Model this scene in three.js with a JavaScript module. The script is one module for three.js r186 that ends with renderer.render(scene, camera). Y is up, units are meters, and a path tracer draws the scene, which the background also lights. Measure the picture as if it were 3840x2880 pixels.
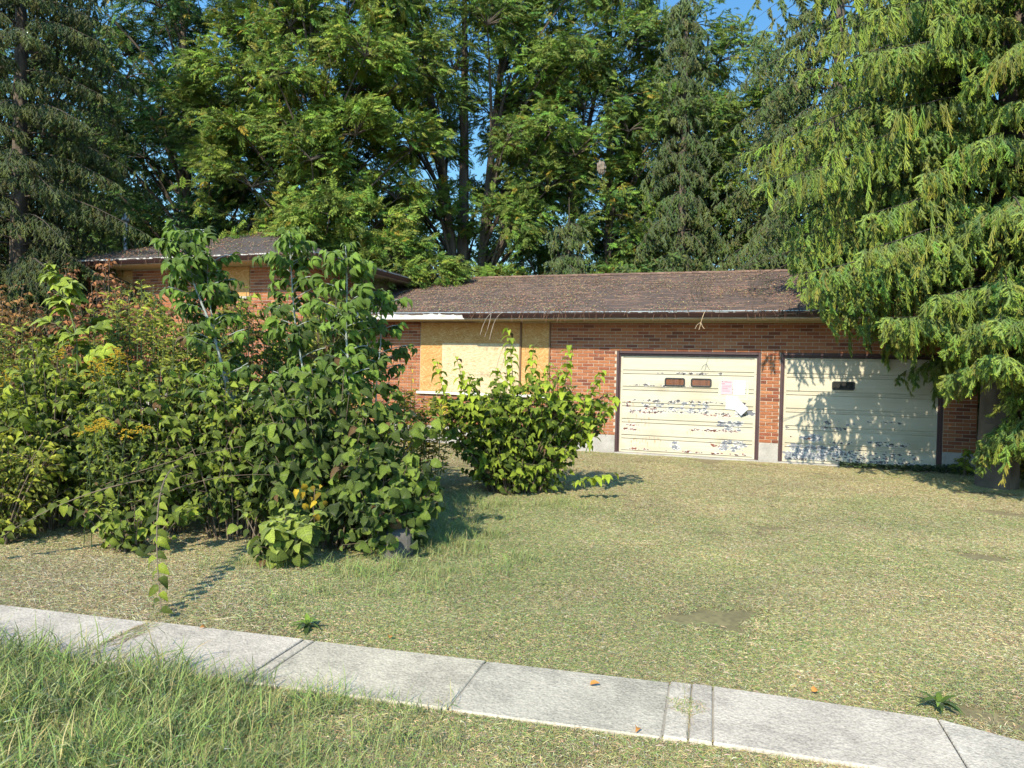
import * as THREE from 'three';
import { Sky } from 'three/addons/objects/Sky.js';
import { mergeGeometries } from 'three/addons/utils/BufferGeometryUtils.js';

// ---------------------------------------------------------------- camera, sky, sun, exposure
const scene = new THREE.Scene();
const camera = new THREE.PerspectiveCamera(56.8, 4 / 3, 0.1, 400);
camera.position.set(0, 1.69, 0);
camera.rotation.order = 'XYZ';
camera.rotation.set(-0.0206, 0, 0.022);
const SUN = new THREE.Vector3(-0.33, 0.66, 0.80).normalize();
const sky = new Sky();
sky.name = 'sky'; sky.scale.setScalar(300); sky.userData.kind = 'structure';
Object.assign(sky.material.uniforms.turbidity, { value: 2.2 });
Object.assign(sky.material.uniforms.rayleigh, { value: 2.7 });
Object.assign(sky.material.uniforms.mieCoefficient, { value: 0.004 });
sky.material.uniforms.sunPosition.value.copy(SUN);
sky.material.uniforms.cloudCoverage.value = 0;
scene.add(sky);
scene.environmentIntensity = 0.17;
const sun = new THREE.DirectionalLight(new THREE.Color(1, 0.91, 0.74), 5);
sun.name = 'sun'; sun.position.copy(SUN).multiplyScalar(60); sun.target.position.set(0, 0, -12);
sun.position.add(sun.target.position);
sun.castShadow = true; sun.shadow.mapSize.set(4096, 4096); sun.shadow.radius = 1;
Object.assign(sun.shadow.camera, { left: -30, right: 30, top: 30, bottom: -30, near: 1, far: 140 });
scene.add(sun, sun.target);
const renderer = new THREE.WebGLRenderer({ antialias: true });
renderer.toneMapping = THREE.LinearToneMapping;
renderer.toneMappingExposure = 1.7;
renderer.shadowMap.enabled = true;

// ---------------------------------------------------------------- helpers
const V = (x, y, z) => new THREE.Vector3(x, y, z);
function rng(seed) { let a = seed >>> 0; return () => { a = (a + 0x6d2b79f5) | 0; let t = Math.imul(a ^ (a >>> 15), 1 | a); t = (t + Math.imul(t ^ (t >>> 7), 61 | t)) ^ t; return ((t ^ (t >>> 14)) >>> 0) / 4294967296; }; }
let rand = rng(7);
const rr = (a, b) => a + (b - a) * rand();
const pick = (l) => l[Math.floor(rand() * l.length)];
const clamp = (x, a = 0, b = 1) => Math.min(b, Math.max(a, x));
const sstep = (a, b, x) => { const t = clamp((x - a) / (b - a)); return t * t * (3 - 2 * t); };
const hash = (x, y, s = 0) => { let h = Math.imul(x, 374761393) ^ Math.imul(y, 668265263) ^ Math.imul(s, 2147483647 ^ 77); h = Math.imul(h ^ (h >>> 13), 1274126177); return ((h ^ (h >>> 16)) >>> 0) / 4294967296; };
function vnoise(x, y, s = 0, per = 0) {
  const ix = Math.floor(x), iy = Math.floor(y), fx = x - ix, fy = y - iy, w = (k) => (per ? ((k % per) + per) % per : k);
  const u = fx * fx * (3 - 2 * fx), v = fy * fy * (3 - 2 * fy);
  const a = hash(w(ix), w(iy), s), b = hash(w(ix + 1), w(iy), s), c = hash(w(ix), w(iy + 1), s), d = hash(w(ix + 1), w(iy + 1), s);
  return a + (b - a) * u + (c - a) * v + (a - b - c + d) * u * v;
}
function fbm(x, y, o = 4, s = 0, per = 0) { let t = 0, a = 0.5, n = 0; for (let i = 0; i < o; i++) { t += a * vnoise(x, y, s + i, per); n += a; a *= 0.5; x *= 2; y *= 2; per *= 2; } return t / n; }
const mix = (a, b, t) => a + (b - a) * t;
const mix3 = (a, b, t) => [mix(a[0], b[0], t), mix(a[1], b[1], t), mix(a[2], b[2], t)];
const toS = (c) => 255 * (c <= 0.0031308 ? 12.92 * c : 1.055 * Math.pow(c, 1 / 2.4) - 0.055);

function tex(size, fn, { srgb = true, repeat = 1 } = {}) {          // fn(u, v) -> [r, g, b] linear 0..1
  const d = new Uint8Array(size * size * 4);
  for (let y = 0, i = 0; y < size; y++) for (let x = 0; x < size; x++, i += 4) {
    const c = fn((x + 0.5) / size, (y + 0.5) / size);
    for (let k = 0; k < 3; k++) d[i + k] = srgb ? toS(clamp(c[k])) : 255 * clamp(c[k]);
    d[i + 3] = 255;
  }
  const t = new THREE.DataTexture(d, size, size); t.wrapS = t.wrapT = THREE.RepeatWrapping; t.magFilter = THREE.LinearFilter; t.minFilter = THREE.LinearMipmapLinearFilter;
  if (srgb) t.colorSpace = THREE.SRGBColorSpace;
  t.repeat.set(repeat, repeat); t.needsUpdate = true; return t;
}
function canvasTex(w, h, draw) {
  const c = document.createElement('canvas'); c.width = w; c.height = h; draw(c.getContext('2d'), w, h);
  const t = new THREE.CanvasTexture(c); t.colorSpace = THREE.SRGBColorSpace; t.wrapS = t.wrapT = THREE.RepeatWrapping; return t;
}
const std = (o) => new THREE.MeshStandardMaterial({ roughness: 0.85, ...o });
const rgb = (r, g, b) => new THREE.Color().setRGB(r, g, b);
const used = {};
function numbered(n) { const k = used[n] = (used[n] ?? -1) + 1; return k ? `${n}_${String(k).padStart(3, '0')}` : n; }
function tag(o, label, category, group, kind) { Object.assign(o.userData, label && { label }, category && { category }, group && { group }, kind && { kind }); return o; }
function thing(name, label, category, x = 0, y = 0, z = 0, group) { const g = new THREE.Group(); g.name = numbered(name); g.position.set(x, y, z); scene.add(g); return tag(g, label, category, group); }
function part(name, geo, mat, parent, label) { const m = new THREE.Mesh(geo, mat); m.name = name; m.castShadow = m.receiveShadow = true; if (label) m.userData.label = label; parent.add(m); return m; }

class Geo {
  constructor() { this.p = []; this.u = []; this.c = []; this.i = []; }
  v(x, y, z, u = 0, w = 0, c = [1, 1, 1]) { this.p.push(x, y, z); this.u.push(u, w); this.c.push(c[0], c[1], c[2]); return this.p.length / 3 - 1; }
  t(a, b, c) { this.i.push(a, b, c); }
  q(a, b, c, d) { this.i.push(a, b, c, a, c, d); }
  tube(pts, rad, sides = 5, col = [1, 1, 1], cap = false) {
    const T = V(), N = V(), B = V(), up = V(0, 1, 0); let rows = [], L = 0;
    for (let k = 0; k < pts.length; k++) {
      T.subVectors(pts[Math.min(k + 1, pts.length - 1)], pts[Math.max(k - 1, 0)]).normalize();
      if (k) L += pts[k].distanceTo(pts[k - 1]);
      N.crossVectors(Math.abs(T.y) > 0.95 ? V(1, 0, 0) : up, T).normalize(); B.crossVectors(T, N);
      const r = typeof rad === 'function' ? rad(k / (pts.length - 1)) : rad, row = [];
      for (let s = 0; s <= sides; s++) { const a = (s / sides) * 2 * Math.PI, x = Math.cos(a) * r, y = Math.sin(a) * r; row.push(this.v(pts[k].x + N.x * x + B.x * y, pts[k].y + N.y * x + B.y * y, pts[k].z + N.z * x + B.z * y, s / sides * 0.6, L, col)); }
      rows.push(row);
    }
    for (let k = 0; k + 1 < rows.length; k++) for (let s = 0; s < sides; s++) this.q(rows[k][s], rows[k][s + 1], rows[k + 1][s + 1], rows[k + 1][s]);
    return this;
  }
  box(x0, x1, y0, y1, z0, z1, col) {
    for (const [ax, s] of [[0, 1], [0, -1], [1, 1], [1, -1], [2, 1], [2, -1]]) {
      const P = [[x0, x1], [y0, y1], [z0, z1]], b = (ax + 1) % 3, c = (ax + 2) % 3, ids = [];
      for (const [e, f] of s > 0 ? [[0, 0], [1, 0], [1, 1], [0, 1]] : [[0, 0], [0, 1], [1, 1], [1, 0]]) { const q = [0, 0, 0]; q[ax] = P[ax][s > 0 ? 1 : 0]; q[b] = P[b][e]; q[c] = P[c][f]; const uv = ax === 0 ? [q[2], q[1]] : ax === 1 ? [q[0], q[2]] : [q[0], q[1]]; ids.push(this.v(...q, ...uv, col)); }
      this.q(...ids);
    }
    return this;
  }
  build(smooth = true) {
    const g = new THREE.BufferGeometry();
    g.setAttribute('position', new THREE.Float32BufferAttribute(this.p, 3)); g.setAttribute('uv', new THREE.Float32BufferAttribute(this.u, 2)); g.setAttribute('color', new THREE.Float32BufferAttribute(this.c, 3));
    g.setIndex(this.i); if (!smooth) { const f = g.toNonIndexed(); f.computeVertexNormals(); return f; } g.computeVertexNormals(); return g;
  }
}
const box = (x0, x1, y0, y1, z0, z1, col) => new Geo().box(x0, x1, y0, y1, z0, z1, col).build();
// a box with its front (+z) edges chamfered by b
function chamferBox(x0, x1, y0, y1, z0, z1, b, col, ou = 0, ov = 0) {
  const g = new Geo(), f = [[x0 + b, y0 + b], [x1 - b, y0 + b], [x1 - b, y1 - b], [x0 + b, y1 - b]], o = [[x0, y0], [x1, y0], [x1, y1], [x0, y1]];
  const put = (l, z) => l.map(([x, y]) => g.v(x, y, z, x + ou, y + ov, col));
  g.q(...put(f, z1));
  for (let k = 0; k < 4; k++) { const n = (k + 1) % 4; g.q(...put([o[k], o[n]], z1 - b), ...put([f[n], f[k]], z1)); g.q(...put([o[k], o[n]], z0), ...put([o[n], o[k]], z1 - b)); }
  return g.build();
}
const _x = V(), _y = V(), _z = V();
function orient(p, dir, up, sx = 1, sy = sx, sz = sx) {               // +z of the shape along dir, +y towards up
  _z.copy(dir).normalize(); _x.crossVectors(up, _z); if (_x.lengthSq() < 1e-6) _x.set(1, 0, 0.01).cross(_z); _x.normalize(); _y.crossVectors(_z, _x);
  return new THREE.Matrix4().makeBasis(_x.clone().multiplyScalar(sx), _y.clone().multiplyScalar(sy), _z.clone().multiplyScalar(sz)).setPosition(p);
}
function instanced(name, geo, mat, items, parent, kind = 'stuff') {
  if (!items.length) return;
  const m = new THREE.InstancedMesh(geo, mat, items.length), c = new THREE.Color(); m.name = name; m.userData.kind = kind; m.castShadow = m.receiveShadow = true;
  items.forEach((it, i) => { m.setMatrixAt(i, it.m); m.setColorAt(i, c.setRGB(...it.c)); });
  parent.add(m); return m;
}
const bez = (a, b, c, n) => Array.from({ length: n + 1 }, (_, i) => { const t = i / n, s = 1 - t; return V(s * s * a.x + 2 * s * t * b.x + t * t * c.x, s * s * a.y + 2 * s * t * b.y + t * t * c.y, s * s * a.z + 2 * s * t * b.z + t * t * c.z); });
function along(pts, t) { const f = clamp(t) * (pts.length - 1), k = Math.min(Math.floor(f), pts.length - 2); return pts[k].clone().lerp(pts[k + 1], f - k); }
function tangent(pts, t) { const f = clamp(t) * (pts.length - 1), k = Math.min(Math.floor(f), pts.length - 2); return pts[k + 1].clone().sub(pts[k]).normalize(); }
const lenOf = (pts) => pts.reduce((s, p, i) => s + (i ? p.distanceTo(pts[i - 1]) : 0), 0);

// ---------------------------------------------------------------- materials
const T_brickBump = tex(256, (u, v) => { const w = fbm(u * 8 + 0.0, v * 8, 2, 3, 8) * 0.35; const n = fbm(u * 14, v * 40 + w * 14, 3, 9, 14) * 0.75 + fbm(u * 60, v * 60, 2, 5, 60) * 0.25; const k = Math.pow(clamp(Math.abs(n - 0.5) * 5), 0.7); return [k, k, k]; }, { srgb: false, repeat: 4 });
const T_brick = tex(256, (u, v) => { const n = fbm(u * 10, v * 34, 4, 21, 10), k = 0.72 + n * 0.5; return [k, k * 0.99, k * 0.97]; }, { repeat: 4 });
const M_brick = std({ map: T_brick, bumpMap: T_brickBump, bumpScale: 0.006, vertexColors: true, roughness: 0.92 });
const T_grain = tex(256, (u, v) => { const k = 0.62 + 0.28 * fbm(u * 6, v * 6, 3, 31, 6) + 0.3 * (fbm(u * 90, v * 90, 2, 41, 90) - 0.35); return [k, k, k]; });
const M_mortar = std({ color: rgb(0.52, 0.42, 0.32), map: T_grain, roughness: 1 });
const M_stone = std({ color: rgb(0.40, 0.37, 0.325), map: T_grain, roughness: 1 });
const M_frame = std({ color: rgb(0.045, 0.018, 0.018), roughness: 0.5 });
const M_gutter = std({ color: rgb(0.040, 0.020, 0.018), roughness: 0.38 });
const T_fascia = tex(256, (u, v) => { const k = 0.85 + 0.2 * fbm(u * 4, v * 60, 3, 12, 4), s = clamp(fbm(u * 3, v * 20, 4, 77, 3) * 4 - 2.3); return mix3([k, k, k], [0.6, 0.5, 0.36], s * 0.7); });
const M_fascia = std({ color: rgb(0.5, 0.48, 0.44), map: T_fascia, roughness: 0.6 });
const M_soffit = std({ color: rgb(0.50, 0.43, 0.27), roughness: 0.6 });
const M_dark = std({ color: rgb(0.012, 0.011, 0.010), roughness: 0.9 });
const M_rubber = std({ color: rgb(0.012, 0.012, 0.012), roughness: 0.5 });
const T_shingle = tex(256, (u, v) => { const k = 0.62 + 0.8 * (fbm(u * 50, v * 50, 3, 51, 50) - 0.1) * fbm(u * 5, v * 5, 3, 61, 5); return [k, k * 0.98, k * 0.97]; });
const M_shingle = std({ color: rgb(1.55, 1.15, 0.92), map: T_shingle, vertexColors: true, roughness: 0.95, bumpMap: T_grain, bumpScale: 0.004 });
const M_vent = std({ color: rgb(0.05, 0.045, 0.04), metalness: 0.6, roughness: 0.6 });
const M_pipe = std({ color: rgb(0.33, 0.34, 0.35), metalness: 0.5, roughness: 0.5 });
const M_concrete = std({ vertexColors: true, color: rgb(0.50, 0.448, 0.362), map: tex(512, (u, v) => { const st = sstep(0.5, 0.72, fbm(u * 9, v * 9, 4, 79, 9)) * 0.12; const a = fbm(u * 5, v * 5, 4, 71, 5), b = vnoise(u * 170, v * 170, 72, 170), c = vnoise(u * 80, v * 80, 73, 80), sp = b > 0.68 ? 0.12 : b < 0.28 ? -0.17 : 0; const k = 0.62 + 0.36 * a + sp - st + 0.14 * (c - 0.5); return [k, k * 0.985, k * 0.95]; }), bumpMap: tex(256, (u, v) => { const k = vnoise(u * 120, v * 120, 74, 120) * 0.7 + 0.3 * vnoise(u * 40, v * 40, 75, 40); return [k, k, k]; }, { srgb: false }), bumpScale: 0.004, roughness: 1 });
const M_bark = std({ map: tex(256, (u, v) => { const k = 0.35 + 0.9 * Math.pow(fbm(u * 16, v * 4, 4, 81, 16), 1.5); return [k, k * 0.95, k * 0.88]; }), color: rgb(0.14, 0.115, 0.09), bumpMap: tex(256, (u, v) => { const k = fbm(u * 16, v * 4, 4, 81, 16); return [k, k, k]; }, { srgb: false }), bumpScale: 0.03, roughness: 1 });
const M_stem = std({ color: rgb(0.30, 0.33, 0.30), roughness: 0.7 });            // bloom-covered saplings, bluish white
const M_twig = std({ color: rgb(0.13, 0.095, 0.06), roughness: 0.95 });
const M_green = std({ color: rgb(0.10, 0.14, 0.04), roughness: 0.8 });
const T_leaf = canvasTex(128, 128, (g) => {
  g.fillStyle = 'rgb(205,205,200)'; g.fillRect(0, 0, 128, 128);
  for (let i = 0; i < 500; i++) { g.fillStyle = `rgba(${rand() < 0.5 ? '255,255,235' : '120,130,110'},0.10)`; g.beginPath(); g.arc(rand() * 128, rand() * 128, 2 + rand() * 9, 0, 7); g.fill(); }
  g.strokeStyle = 'rgba(255,255,225,0.75)'; g.lineWidth = 5; g.beginPath(); g.moveTo(64, 0); g.lineTo(64, 128); g.stroke();
  g.lineWidth = 2.2; for (let y = 6; y < 128; y += 17) for (const s of [-1, 1]) { g.strokeStyle = 'rgba(255,255,225,0.55)'; g.beginPath(); g.moveTo(64, 128 - y); g.lineTo(64 + s * 64, 128 - y - 26); g.stroke(); g.strokeStyle = 'rgba(60,70,50,0.30)'; g.beginPath(); g.moveTo(64, 128 - y - 5); g.lineTo(64 + s * 64, 128 - y - 31); g.stroke(); }
});
const leafMat = (c = [1, 1, 1], o = {}) => new THREE.MeshPhysicalMaterial({ color: rgb(...c), map: T_leaf, side: THREE.DoubleSide, roughness: 0.95, transmission: 0.45, thickness: 0, specularIntensity: 0.35, clearcoat: 0.07, clearcoatRoughness: 0.3, ...o });
const M_leaf = leafMat();
const M_walnut = leafMat([1, 1, 1], { map: null, transmission: 0.28, clearcoat: 0.10, clearcoatRoughness: 0.3 });
const M_needle = std({ vertexColors: true, roughness: 0.75, side: THREE.DoubleSide });
const M_blade = new THREE.MeshPhysicalMaterial({ vertexColors: true, side: THREE.DoubleSide, roughness: 0.95, transmission: 0.3, thickness: 0, clearcoat: 0.12, clearcoatRoughness: 0.5 });
const M_litter = std({ vertexColors: true, side: THREE.DoubleSide, roughness: 0.9 });

// ---------------------------------------------------------------- ground
const bend = (x) => 0.2 * Math.max(0, Math.min(x, 4) - 1.5) ** 2, edgeFar = (x) => -4.02 + 0.225 * x + bend(x), edgeNear = (x) => -3.40 + 0.225 * x + bend(x);           // the two edges of the sidewalk
const A = THREE.MathUtils.degToRad(19.3), P0 = V(2.17, 0, -14.81), cA = Math.cos(A), sA = Math.sin(A);
const fac = (s, out, y = 0) => V(P0.x + cA * s - sA * out, y, P0.z + sA * s + cA * out);   // along the garage front, out of it, up
const toFac = (x, z) => { const dx = x - P0.x, dz = z - P0.z; return [dx * cA + dz * sA, -dx * sA + dz * cA]; };
// 0 = dry straw, 1 = green
function greenness(x, z) {
  let g = 0.36 + 0.5 * (fbm(x * 0.55 + 30, z * 0.75 + 11, 5, 101) - 0.42) * 1.6;
  g += 0.42 * Math.exp(-(((x + 0.75) / 0.8) ** 2 + ((z + 7.6) / 2.2) ** 2));               // lush strip beside the thicket and under the bush
  g += 0.35 * Math.exp(-(((x - 0.3) / 1.5) ** 2 + ((z + 8.7) / 0.5) ** 2));
  g += 0.22 * Math.exp(-(((x + 0.4) / 2.2) ** 2 + ((z + 5.3) / 1.0) ** 2));
  g -= 0.30 * sstep(-1.8, -2.6, x) * sstep(-4.0, -4.6, z);                                // straw band at the left edge of the walk
  g -= 0.12 * sstep(-7, -11, z);
  if (z > edgeNear(x)) g += 0.30 * sstep(0.9, -1.6, x) + 0.05;
  return clamp(g);
}
{
  const g = new THREE.PlaneGeometry(160, 160, 200, 200); g.rotateX(-Math.PI / 2); g.translate(0, 0, -40);
  const p = g.attributes.position, uv = g.attributes.uv, col = new Float32Array(p.count * 3);
  for (let i = 0; i < p.count; i++) { const x = p.getX(i), z = p.getZ(i), k = greenness(x, z), c = mix3([0.24, 0.19, 0.10], [0.17, 0.16, 0.06], k); uv.setXY(i, x, z); col.set(c, i * 3); p.setY(i, -0.012); }
  g.setAttribute('color', new THREE.BufferAttribute(col, 3));
  const t = tex(512, (u, v) => { const k = 0.45 + 0.75 * fbm(u * 60, v * 60, 3, 91, 60) * (0.55 + 0.7 * fbm(u * 6, v * 6, 3, 95, 6)); return [k, k * 0.97, k * 0.9]; }, { repeat: 0.5 });
  const m = part('ground', g, std({ map: t, vertexColors: true, roughness: 1 }), scene); m.userData.kind = 'structure';
}
{ // sidewalk: concrete slabs, each a piece of its own
  const walk = new THREE.Group(); walk.name = 'sidewalk'; walk.userData.kind = 'structure'; scene.add(walk);
  { const g = new Geo(); g.q(...[[-9, edgeNear(-9) - 0.03], [1.5, edgeNear(1.5) - 0.03], [1.5, edgeFar(1.5) + 0.03], [-9, edgeFar(-9) + 0.03]].map(([x, z]) => g.v(x, 0.007, z, x, z))); part('joint_sand', g.build(), std({ color: rgb(0.36, 0.32, 0.25), map: T_grain, roughness: 1 }), walk); }
  const J = [-9.2, -7.4, -5.5, -3.7, -2.27, -1.235, -1.165, -0.115, 0.893, 1.005, 1.111, 2.13, 3.35, 5.0, 6.6, 8.2];
  const sk = (x) => x - 0.165;
  for (let i = 0; i + 1 < J.length; i++) {
    const e = 0.0035, b = 0.006, x0 = J[i] + e, x1 = J[i + 1] - e, dy = rr(-0.004, 0.006), g = new Geo(), tn = rr(0.86, 1.08), tc = [tn, tn * rr(0.97, 1.0), tn * rr(0.92, 1.0)];
    const ring = (k, y) => [[sk(x0) + k, edgeNear(sk(x0)) - k], [sk(x1) - k, edgeNear(sk(x1)) - k], [x1 - k, edgeFar(x1) + k], [x0 + k, edgeFar(x0) + k]].map(([x, z]) => g.v(x, y + dy, z, x * 0.9, z * 0.9, tc));
    g.q(...ring(b, 0.016));
    const a = ring(0, 0.016 - b), c = ring(b, 0.016), d = ring(0, -0.1), a2 = ring(0, 0.016 - b);
    for (let k = 0; k < 4; k++) { const n = (k + 1) % 4; g.q(a[k], a[n], c[n], c[k]); g.q(d[k], d[n], a2[n], a2[k]); }
    const s = part('slab', g.build(false), M_concrete, walk);
  }
}

// ---------------------------------------------------------------- the house
const house = thing('brick_house', 'low red brick house with boarded windows, double garage and mossy brown shingle roofs', 'house', P0.x, 0, P0.z);
house.rotation.y = -A;
const H = (name, geo, mat, label) => part(name, geo, mat, house, label);
const eyeS = toFac(0, 0), EYE = V(eyeS[0], 1.69, eyeS[1]);                                 // the viewer seen from the house, to find its nearest pieces
const DH = 2.13, D1 = [0, 2.84], D2 = [3.2, 5.98], S0 = -6.59, S1 = 6.51, SOF = 2.735, MS0 = -12.95, MOUT = 1.61, MSOF = 3.87;
const wall = H('wall', mergeGeometries([
  box(S0, D1[0], 0, SOF, -0.16, -0.012), box(D1[0], D2[1], DH, SOF, -0.16, -0.012), box(D1[1], D2[0], 0, DH, -0.16, -0.012), box(D2[1], S1 - 0.012, 0, SOF, -0.16, -0.012),
  box(S1 - 0.16, S1 - 0.012, 0, SOF, -7, -0.162), box(S0, S1 - 0.012, 0, SOF, -7.16, -7.002),
  box(MS0, S0 - 0.012, 0, MSOF, MOUT - 0.16, MOUT - 0.012), box(S0 - 0.16, S0 - 0.012, 0, MSOF, -5.9, MOUT - 0.162), box(MS0, MS0 + 0.15, 0, MSOF, -5.9, MOUT - 0.162), box(MS0, S0, 0, MSOF, -6.06, -5.902),
]), M_mortar);
{ // bricks
  const L = 0.23, C = 0.0677, VAR = 22, geos = [];
  for (let k = 0; k < VAR; k++) {
    const w = rand(), c = w < 0.08 ? [0.20, 0.065, 0.035] : w < 0.2 ? [0.29, 0.09, 0.042] : w < 0.32 ? [0.45, 0.19, 0.085] : mix3([0.35, 0.122, 0.050], [0.41, 0.158, 0.068], rand());
    geos.push(chamferBox(-0.5 * (L - 0.011), 0.5 * (L - 0.011), -0.5 * (C - 0.0105), 0.5 * (C - 0.0105), -0.06, 0, 0.004, c, rand() * 3, rand() * 3));
  }
  const items = [];
  function course(s0, s1, y0, y1, out, holes, turn = 0, sx = 0) {
    for (let r = 0, y = y0 + C / 2; y < y1 - C * 0.3; r++, y += C) for (let s = s0 - (r % 2 ? L / 2 : 0); s < s1; s += L) {
      let segs = [[Math.max(s, s0), Math.min(s + L, s1)]];
      for (const [a, b, c, d] of holes) if (y > c && y < d) segs = segs.flatMap(([p, q]) => (q <= a || p >= b ? [[p, q]] : [[p, Math.min(q, a)], [Math.max(p, b), q]].filter(([m, n]) => n - m > 0.03)));
      for (const [p, q] of segs) {
        if (q - p < 0.035) continue;
        const c = turn ? V(sx, y, -(p + q) / 2) : V((p + q) / 2, y, out), m = new THREE.Matrix4();
        if (turn) m.makeRotationY(Math.PI / 2);
        m.scale(V((q - p - 0.011) / (L - 0.011), 1, 1)).setPosition(c.x + (turn ? rr(-0.002, 0.002) : 0), c.y + rr(-0.0008, 0.0008), c.z + (turn ? 0 : rr(-0.0025, 0.002)));
        items.push({ m, g: Math.floor(rand() * VAR), d: c.distanceTo(EYE) / (turn ? 0.25 : 1) });
      }
    }
  }
  course(S0, S1, 0.365, SOF, 0, [[D1[0], D1[1], 0, DH + 0.01], [D2[0], D2[1], 0, DH + 0.01], [-4.55, -1.45, 1.15, 3], [-6.56, -5.93, 0, 3]]);
  course(MS0, S0, 1.0, MSOF, MOUT, [[-12.62, -11.42, 3.19, 4], [-8.82, -8.0, 3.19, 4]]);
  course(-MOUT, 0.6, 1.0, MSOF, 0, [], 1, S0);
  course(0, 7, 0.365, SOF, 0, [], 1, S1);
  items.sort((a, b) => a.d - b.d);
  items.slice(0, 300).forEach((it) => { const b = part('brick', geos[it.g], M_brick, wall); b.applyMatrix4(it.m); });
  const rest = part('brick_courses', mergeGeometries(items.slice(300).map((it) => geos[it.g].clone().applyMatrix4(it.m))), M_brick, wall); rest.userData.kind = 'stuff';
}
{ // concrete foundation showing under the brick
  const f = (a, b) => H('foundation', chamferBox(a, b, -0.2, 0.36, -0.15, 0.006, 0.006), M_stone);
  f(S0, D1[0] - 0.002); f(D1[1] + 0.002, D2[0] - 0.002); f(D2[1] + 0.002, S1 + 0.004);
  H('foundation', box(MS0, S0, -0.2, 0.98, MOUT - 0.155, MOUT + 0.005), M_stone);
  H('floor', box(S0 + 0.1, S1 - 0.2, -0.15, 0.012, -6.9, -0.165), M_stone);
  H('threshold', chamferBox(D1[0] + 0.01, D2[1] + 0.05, -0.1, 0.018, -0.17, 0.10, 0.01), M_stone, 'low concrete threshold under the garage doors');
}
// doors
function peel(seed, spots, stain) {                                                          // cream paint with grey primer and rust showing through where it has flaked
  rand = rng(seed);
  return canvasTex(1024, 1024, (g) => {
    g.fillStyle = '#e4dbbd'; g.fillRect(0, 0, 1024, 1024);
    for (let i = 0; i < 260; i++) { g.fillStyle = `rgba(${rand() < 0.5 ? '196,184,148' : '246,241,222'},0.10)`; g.fillRect(rand() * 1024, rand() * 1024, 60 + rand() * 320, 3 + rand() * 22); }
    for (let i = 0; i < 26; i++) { const x = rand() * 1024, y = 300 + rand() * 724, r = 40 + rand() * 150, gr = g.createRadialGradient(x, y, 0, x, y, r); gr.addColorStop(0, `rgba(150,128,88,${0.06 + rand() * 0.12})`); gr.addColorStop(1, 'rgba(150,128,88,0)'); g.fillStyle = gr; g.fillRect(x - r, y - r, 2 * r, 2 * r); }
    for (let i = 0; i < 170; i++) { g.fillStyle = `rgba(120,105,80,${0.12 + rand() * 0.25})`; g.fillRect(rand() * 1000, rand() * 1024, 10 + rand() * 90, 1 + rand() * 1.5); }
    const X = (u) => u * 1024, Y = (v) => (1 - v) * 1024;
    const blob = (x, y, w, h, c) => { g.fillStyle = c; g.beginPath(); const n = 17; for (let k = 0; k <= n; k++) { const a = (k / n) * 6.283, r = 0.35 + rand() * 0.75, px = x + Math.cos(a) * w * r, py = y + Math.sin(a) * h * r; k ? g.lineTo(px, py) : g.moveTo(px, py); } g.fill(); };
    for (const [u, v, w, h, n, kind] of spots) for (let k = 0; k < n; k++) {
      const x = X(u + (rand() - 0.5) * w), y = Y(v + (rand() - 0.5) * h), s = kind === 'grey' ? 5 + rand() * rand() * 46 : 4 + rand() * rand() * 26;
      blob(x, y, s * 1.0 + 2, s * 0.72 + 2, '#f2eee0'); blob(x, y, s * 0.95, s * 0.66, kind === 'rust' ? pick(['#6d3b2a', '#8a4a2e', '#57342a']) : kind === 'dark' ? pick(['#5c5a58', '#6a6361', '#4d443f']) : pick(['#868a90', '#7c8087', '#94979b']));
    }
    for (const [u, v, w, h, n] of stain) for (let k = 0; k < n; k++) { const x = X(u + (rand() - 0.5) * w), y = Y(v + (rand() - 0.5) * h), l = 10 + rand() * 40, gr = g.createLinearGradient(0, y, 0, y + l); gr.addColorStop(0, `rgba(176,108,48,${0.25 + rand() * 0.35})`); gr.addColorStop(1, 'rgba(190,130,70,0)'); g.fillStyle = gr; g.fillRect(x, y, 2 + rand() * 6, l); }
  });
}
const T_d1 = peel(11, [[0.5, 0.545, 0.86, 0.012, 60, 'dark'], [0.42, 0.49, 0.5, 0.09, 55, 'grey'], [0.9, 0.49, 0.2, 0.1, 14, 'grey'], [0.25, 0.47, 0.1, 0.02, 10, 'rust'], [0.07, 0.5, 0.05, 0.06, 6, 'rust'], [0.5, 0.44, 0.9, 0.012, 70, 'dark'], [0.2, 0.425, 0.24, 0.01, 26, 'rust'], [0.72, 0.42, 0.24, 0.01, 30, 'rust'], [0.82, 0.32, 0.14, 0.09, 34, 'grey'], [0.1, 0.29, 0.1, 0.012, 22, 'rust'], [0.7, 0.27, 0.36, 0.014, 52, 'rust'], [0.09, 0.245, 0.1, 0.012, 20, 'rust'], [0.84, 0.13, 0.16, 0.1, 60, 'grey'], [0.44, 0.1, 0.04, 0.08, 7, 'grey'], [0.5, 0.045, 0.9, 0.012, 40, 'rust'], [0.72, 0.12, 0.1, 0.05, 10, 'rust'], [0.3, 0.7, 0.5, 0.01, 24, 'dark'], [0.5, 0.83, 0.5, 0.006, 22, 'dark']],
  [[0.14, 0.33, 0.18, 0.2, 26], [0.2, 0.13, 0.26, 0.1, 30], [0.07, 0.5, 0.08, 0.1, 8], [0.6, 0.24, 0.4, 0.05, 14]]);
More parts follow.
